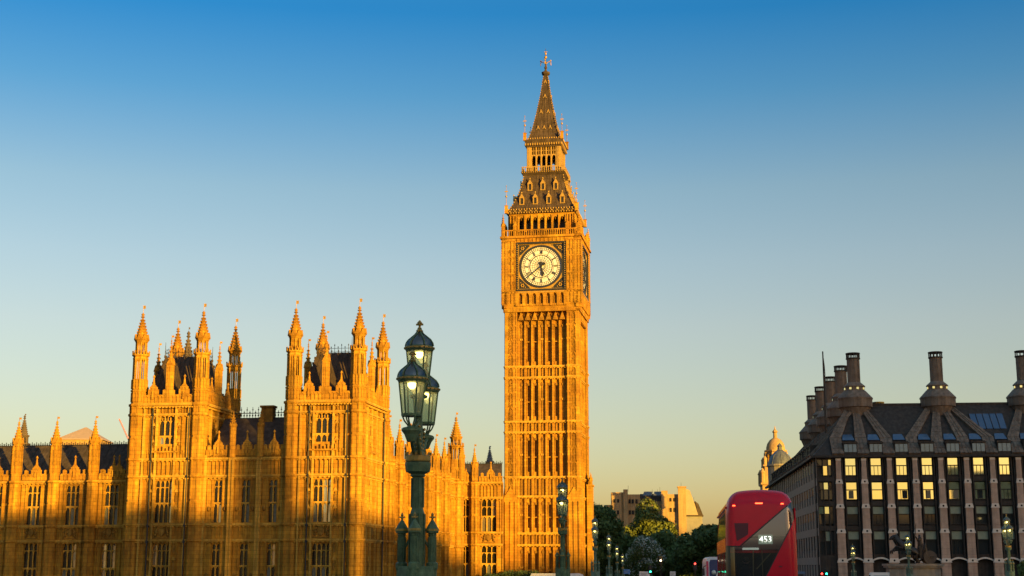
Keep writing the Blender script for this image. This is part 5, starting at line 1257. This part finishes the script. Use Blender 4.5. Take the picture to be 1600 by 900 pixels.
def tree(name, label, x, y, zt, r, zb, m, seed, n=5200, size=.34, squash=.85, trunk=True, cat='tree', nb=26):
    rnd = random.Random(seed); t = thing(name, label, cat, (x, y, -2)); zt += 2; zb += 2; h = (zt-zb)/2; zc = zb+h
    blobs = []
    for i in range(nb):
        while True:
            d = Vector((rnd.uniform(-1, 1), rnd.uniform(-1, 1), rnd.uniform(-1, 1)))
            if .35 < d.length < 1: break
        br = r*rnd.uniform(.22, .40); blobs.append((d.x*(r-br), d.y*(r-br), zc+d.z*(h-br*.8), br))
    c = MB(); leafcloud(c, blobs, n, size, rnd, squash, .5 if isinstance(m, list) else 0); c.build('crown', m, t)
    b = MB(); b.path([(0, 0, 0), (rnd.uniform(-.2, .2), 0, zb*.6), (rnd.uniform(-.4, .4), 0, zc)], r*.07+.08, 8, r*.03)
    for bb in blobs[:10]: b.path([(0, 0, zb*.7+rnd.uniform(0, h*.6)), (bb[0]*.5, bb[1]*.5, (bb[2]+zb)/2+.5), bb[:3]], r*.022+.03, 5, .03)
    b.build('trunk', BARK, t); return t
tree('leafy_tree', 'dark broad tree just right of the clock tower behind the bridge lamps', -9.0, 285, 14.8, 6.4, -1.2, F_DARK, 12, 15000, .42, nb=44)
tree('leafy_tree', 'sunlit yellow green tree standing before the stone building in the distance', 1.0, 364, 19.6, 8.8, 2.0, F_LIT, 2, 14000, .46)
tree('leafy_tree', 'dark broad tree left of the red bus, below the stone building', 11.0, 296, 13.2, 6.6, -1.4, F_DARK, 3, 12000, .42)
tree('leafy_tree', 'dark tree in the gap behind the silvery round tree', 3.5, 322, 10.4, 8.0, -1.4, F_DARK, 4, 12000, .5)
tree('leafy_tree', 'dark low tree behind the farthest bridge lamps left of the silvery tree', -4.6, 300, 9.6, 5.0, -1.7, F_DARK, 5, 9000, .42)
tree('leafy_tree', 'dark low tree above the coach and right of the red traffic light', 15.5, 312, 11.5, 5.0, -1.7, F_DARK, 9, 8000, .42)
tree('round_tree', 'round silvery tree in blossom standing in front of the dark trees', -.3, 276, 8.6, 4.5, -1.6, [F_DARK, F_SILV], 6, 22000, .22, .9, nb=44)
tree('bush', 'small dark green bush at the right edge beside the last bridge lamp', 51.3, 200, 3.2, 2.2, -1.8, F_DARK, 7, 2500, .2, cat='bush', nb=14)
rnd = random.Random(3); t = thing('hedge', 'low dark hedge at the foot of the clock tower', 'hedge', (-20.5, 222, -2)); c = MB()
leafcloud(c, [(-3.6+q*.62+rnd.uniform(-.2, .2), rnd.uniform(-.5, .5), 1.2+rnd.uniform(.6, 1.5), .95) for q in range(12)]+[(-3.4+q*.75, 0, .9, .9) for q in range(10)], 5000, .17, rnd); c.build('foliage', F_DARK, t)
c = MB(); [c.path([(-3.3+q*.7, 0, 0), (-3.3+q*.7+.1, 0, 1.5)], .05, 5, .02) for q in range(10)]; c.build('stems', BARK, t)

rnd = random.Random(8); t = thing('hedge', 'long low dark shrubs under the trees beyond the road signs', 'hedge', (3, 338, -2)); c = MB()
leafcloud(c, [(-19+q*1.9+rnd.uniform(-.4, .4), rnd.uniform(-1, 1), 2.0+rnd.uniform(0, 1.2), 2.2) for q in range(22)], 9000, .4, rnd); c.build('foliage', F_DARK, t)
c = MB(); [c.path([(-18+q*3.8, 0, 0), (-18+q*3.8+.2, 0, 2.5)], .12, 5, .04) for q in range(11)]; c.build('stems', BARK, t)

# ---------------------------------------------------------------- distant buildings
FARST = mat('sunlit distant stone', (.40, .25, .11), .9, var=.2, scale=.4, streak=.2); FARW = mat('pale rendered gable', (.36, .27, .17), .9, var=.12, scale=.5)
t = thing('stone_building', 'sunlit stone building with square towers rising behind the trees', 'building', (-9.9, 418, 0))
b = MB(); b.box(0, 4.8, 0, 8, -2, 23.2); b.box(.2, 3.0, -.4, 0, -2, 22.9); b.box(4.3, 8.4, .5, 8, -2, 22.6); b.box(3.6, 4.9, -.5, .4, -2, 24.0); b.box(8.4, 15.2, 1.5, 9, -2, 20.6); b.box(15, 20, .4, 9, -2, 22.6); b.box(14.6, 16.4, -.4, 1, -2, 23.6); b.box(-1.3, 0, .5, 7, -2, 19.6); b.build('wall', FARST, t)
b = MB(); b.box(19.4, 21.6, -.8, 1.5, -2, 24.4); b.box(19.2, 21.8, -1, 1.7, 24.4, 24.8); b.build('chimney', FARST, t)
b = MB(); b.prism([(21.6, 16.6), (25.0, 16.6), (24.2, 19.5), (22.8, 23.6), (21.6, 24.2)], -.2, 8); b.build('gable', FARW, t)
b = MB(); b.box(21.6, 26.2, -.3, 8, -2, 16.2); b.k = 1; b.box(21.5, 26.5, -.6, 8.2, 16.2, 16.6); b.prism([(25.0, 16.6), (26.4, 16.6), (25.2, 19.8), (24.2, 20.6)], -.1, 8); b.build('annexe', [mat('shaded grey render', (.24, .22, .19), .9, var=.15), SLATE], t)  # grey lower wall puts its shade into the colour
b = MB(); b.add([(8.4, 1.4, 20.6), (15, 1.4, 20.6), (15, 4.2, 22.9), (8.4, 4.2, 22.9)], [(0,1,2,3)]); b.k = 1; b.add([(9.2, .9, 22.3), (11.8, .9, 22.3), (12.2, 2.4, 23.5), (9.6, 2.4, 23.5)], [(0,1,2,3)]); b.add([(12.3, .9, 22.3), (14.4, .9, 22.3), (14.7, 2.4, 23.5), (12.6, 2.4, 23.5)], [(0,1,2,3)]); b.build('roof', [SLATE, LEAD], t)
for x, z, h in ((2.1, 20.2, 1.0), (5.4, 20.0, 1.2), (7.4, 20.0, 1.2), (16.2, 20.5, 1.0), (18.3, 20.5, 1.0), (16.2, 17.5, 1.2), (18.3, 17.5, 1.2), (5.4, 16.8, 1.2), (7.4, 16.8, 1.2), (9.6, 18.0, 1.2), (11.2, 18.0, 1.2), (12.8, 18.0, 1.2), (1.0, 20.2, 1.0), (6.3, 20.0, 1.2), (17.2, 20.5, 1.0), (17.2, 17.5, 1.2), (6.3, 16.8, 1.2), (2.0, 16.8, 1.2)):
    b = MB(); b.box(x-.3, x+.3, -.46 if x < 3 else (1.4 if 8.5 < x < 15 else .3), 2, z, z+h); b.build('window', BLACKH, t)
b = MB()
for x, z in ((5.0, 24.0), (12, 22.9), (13.5, 22.9), (14.2, 23.5), (20.4, 24.8), (24, 20.5)): b.tube((x, 3, z-.5), (x, 3, z+1.3), .04, 5)
b.build('aerials', IRON, t)
t = thing('domed_tower', 'sunlit ornate stone tower with a small dome beside the dark office building', 'tower', (34.2, 378, 0))
b = MB(); b.sq(0, 0, [(-2, 4.0), (22.5, 4.0), (22.8, 4.4), (23.2, 4.4)]); b.sq(0, 0, [(23.2, 3.4), (27.3, 3.2), (27.5, 3.6), (27.9, 3.6)]); b.rings(0, 0, [(27.9, 2.9), (31.2, 2.7), (31.4, 3.1), (31.8, 3.1)], 8)
for k in range(8):
    a = k*pi/4+pi/8; b.tube((2.95*cos(a), 2.95*sin(a), 28), (2.95*cos(a), 2.95*sin(a), 31.2), .28, 6)
    b.k = 1; a = k*pi/4; b.box(2.6*cos(a)-.45, 2.6*cos(a)+.45, 2.6*sin(a)-.45, 2.6*sin(a)+.45, 28.6, 30.6); b.k = 0
for sx in (-1, 1):
    for sy in (-1, 1): b.rings(sx*3.1, sy*3.1, [(27.9, .5), (29.2, .5), (29.4, .6), (30.2, .1)], 8); b.rings(sx*3.9, sy*3.9, [(23.2, .6), (25.6, .55), (25.8, .75), (27, .1)], 8)
b.build('tower_stage', [FARST, STONE_DARK], t)
b = MB(); b.rings(0, 0, [(31.8, 2.5), (32.6, 2.45), (33.6, 2.15), (34.5, 1.5), (35.0, .7), (35.1, .5)], 12, smooth=True); b.rings(0, 0, [(35.0, .55), (36.4, .5), (36.6, .8), (36.9, .6), (37.4, .2), (38.2, .05)], 8); b.build('dome', FARST, t)
t = thing('lead_dome', 'grey lead dome in shade in front of the sunlit domed tower', 'dome', (32.2, 345, 0)); b = MB(); b.rings(0, 0, [(-2, 3.0), (25.2, 3.0), (25.4, 3.3), (25.8, 3.2)], 16); b.build('drum', GRANITE, t)
b = MB(); b.rings(0, 0, [(25.8, 3.0), (26.6, 2.8), (27.8, 2.2), (28.8, 1.3), (29.3, .5)], 16, smooth=True)
for k in range(8): a = k*pi/4; b.path([(3.0*cos(a), 3*sin(a), 25.8), (2.2*cos(a), 2.2*sin(a), 27.8), (.5*cos(a), .5*sin(a), 29.3)], .1, 5)
b.rings(0, 0, [(29.2, .6), (30, .55), (30.2, .7), (30.9, .1)], 8); b.build('cap', LEAD, t)
# behind the palace
TEN = mat('translucent tan roof sheet', (.36, .25, .17), .7, var=.1, scale=.3)
t = thing('pyramid_roofed_building', 'tan pyramid roof rising behind the left wing of the palace', 'building', (-121.0, 300, 0), radians(8)); b = MB(); b.box(-4.6, 4.6, -4.6, 4.6, -2, 28.6); b.build('wall', FARST, t); b = MB(); b.sq(0, 0, [(28.6, 5.0), (28.8, 4.9), (31.7, .15)]); b.build('roof', TEN, t)
def spire_tower(name, label, x, y, z0, z1, r, m, m2):
    t = thing(name, label, 'spire', (x, y, 0)); b = MB(); b.rings(0, 0, [(-2, r*1.3), (z0, r*1.25), (z0+.2, r*1.45), (z0+.5, r*1.45)]); b.build('base', m, t)
    b = MB(); h = z1-z0; slit_stage(b, 0, 0, z0+.5, z0+.5+h*.22, r); b.rings(0, 0, [(z0+.5, r*.55), (z0+.5+h*.22, r*.55)]); crown(b, 0, 0, z0+.5+h*.24, r, h*.05); spire(b, 0, 0, z0+.5+h*.24, r*.92, h*.72, 8, 8); vane(b, 0, 0, z1-.2, h*.1); b.build('spire_stage', m2, t); return t
DKST = mat('dark weathered stone', (.10, .07, .05), .85, var=.2, scale=1)
spire_tower('spire_tower', 'slender dark brown spire rising behind the left wing of the palace', -148.5, 330, 30.5, 37.6, 1.15, DKST, DKST)
spire_tower('spire_tower', 'dark ventilation spire between the turrets of the left palace tower', -105.6, 320, 44.5, 56, 1.7, DKST, DKST)
spire_tower('spire_tower', 'small dark pointed spire beside the clock tower above the palace roof', -35.8, 330, 24.0, 29.2, .9, LEAD, LEAD)
t = thing('tower_crane', 'pale red crane boom leaning behind the palace left of its first tower', 'crane', (-336.5, 900, -2)); b = MB()
p, q = Vector((3.2, 0, 84)), Vector((-4.6, 0, 99))
for o in (Vector((.4, .4, .2)), Vector((-.4, .4, -.2)), Vector((0, -.5, 0))): b.tube(p+o, q+o*.5, .16, 5)
for k in range(14): a_, c_ = p.lerp(q, k/14), p.lerp(q, (k+1)/14); b.tube(a_+Vector((.4, .4, .2)), c_+Vector((-.4, .4, -.2)), .1, 4); b.tube(a_+Vector((-.4, .4, -.2)), c_+Vector((0, -.5, 0)), .1, 4)
b.build('boom', mat('faded red crane paint', (.55, .16, .13), .6), t); b = MB(); b.box(2.2, 4.2, -1, 1, 0, 84); b.build('mast', LEAD, t)

# ---------------------------------------------------------------- unseen blocks added behind the camera to shape the shadows and reflections
BRK = mat('pale blocker render', (.35, .30, .25), .9, var=.15, scale=.3)
EY = -62.0
def add_blocker(x0, x1, z, label, dep=14, cat='building', nm='light_blocker', turn=True):
    """x0..x1 along the building line; turned so that its sides run along the morning sun"""
    rz = radians(SUN_AZ) if turn else 0; w = (x1-x0)*(cos(rz) if turn else 1)
    t = thing(nm, label, cat, ((x0+x1)/2, EY, 0), rz); b = MB(); b.box(-w/2, w/2, -dep, 0, -2, z); b.build('wall', BRK, t)
    b = MB(); nx = max(1, int(w/4)); nz = max(1, int(z/4))
    for i in range(nx):
        for k in range(nz): xc = -w/2+w*(i+.5)/nx; zc = z*(k+.5)/nz; b.quad((xc+.8, .02, zc-.9), (xc-.8, .02, zc-.9), (xc-.8, .02, zc+.9), (xc+.8, .02, zc+.9))
    b.build('window', DIMGLASS, t); return t
def shade_x(lx, ly, lz):      # where a palace point's line to the sun crosses the bank's building line
    p = P0+PX*lx+PY*ly; k = (p.y-EY)/(-sun_dir.y); return p.x+sun_dir.x*k, lz+sun_dir.z*k
segs = [((-90, 2.5), (-37.6, 2.5), 7.2, 'long low shadow block'), ((-37.6, 2.5), (-34.6, 2.5), 12.2, 'narrow tall shadow block'), ((-34.6, 2.5), (-28.6, 1.0), 8.0, 'short shadow block'),
        ((-28.6, -1), (-20.6, -1), 9.4, 'plain shadow block'), ((-20.6, -1), (-15.6, -.3), 8.4, 'low shadow block'), ((-15.6, 0), (-8.9, 0), 25.5, 'slender shadow tower'), ((-8.9, -1), (-6.6, -1), 12.5, 'stepped shadow block'),
        ((-6.6, -1), (1.2, -1), 9.0, 'shadow block for the right tower'), ((1.2, 0), (1.2, 30), 7.2, 'long shadow block for the north range'), ((1.2, 30), (1.2, 46), 6.6, 'end shadow block'), ((1.2, 46), (1.5, 58), 3.5, 'stubby shadow block'), ((1.5, 58), (24, 75), .6, 'lowest shadow block')]
for a, c, z, l in segs:
    xa, za = shade_x(*a, z); xb, zb = shade_x(*c, z); add_blocker(min(xa, xb), max(xa, xb)-.02, (za+zb)/2, l+' added on the far bank behind the camera')  # unseen casters, tops worked back from the wanted shadow edges
add_blocker(40, 118, 16.8, 'broad county office with rows of windows behind the camera', turn=False)  # unseen; height set by what the office windows should mirror
add_blocker(249, 287.9, 39.0, 'squat shadow block added on the far bank behind the camera')  # added to keep sun off the signs and tower base
add_blocker(288, 368, 84, 'tall slab office tower sized for shade on the far bank behind the camera', 20)  # unseen; placed and sized to hold the office building in shade

add_blocker(428, 478, 68.0, 'distant shadow slab added on the far bank behind the camera')  # added to shade the foot of the distant stone building
EY = -150.0
add_blocker(-40, 110, 21.5, 'low long block added behind the camera to darken the bus window reflection', turn=False)  # added so the lower rear glass of the bus mirrors something dark
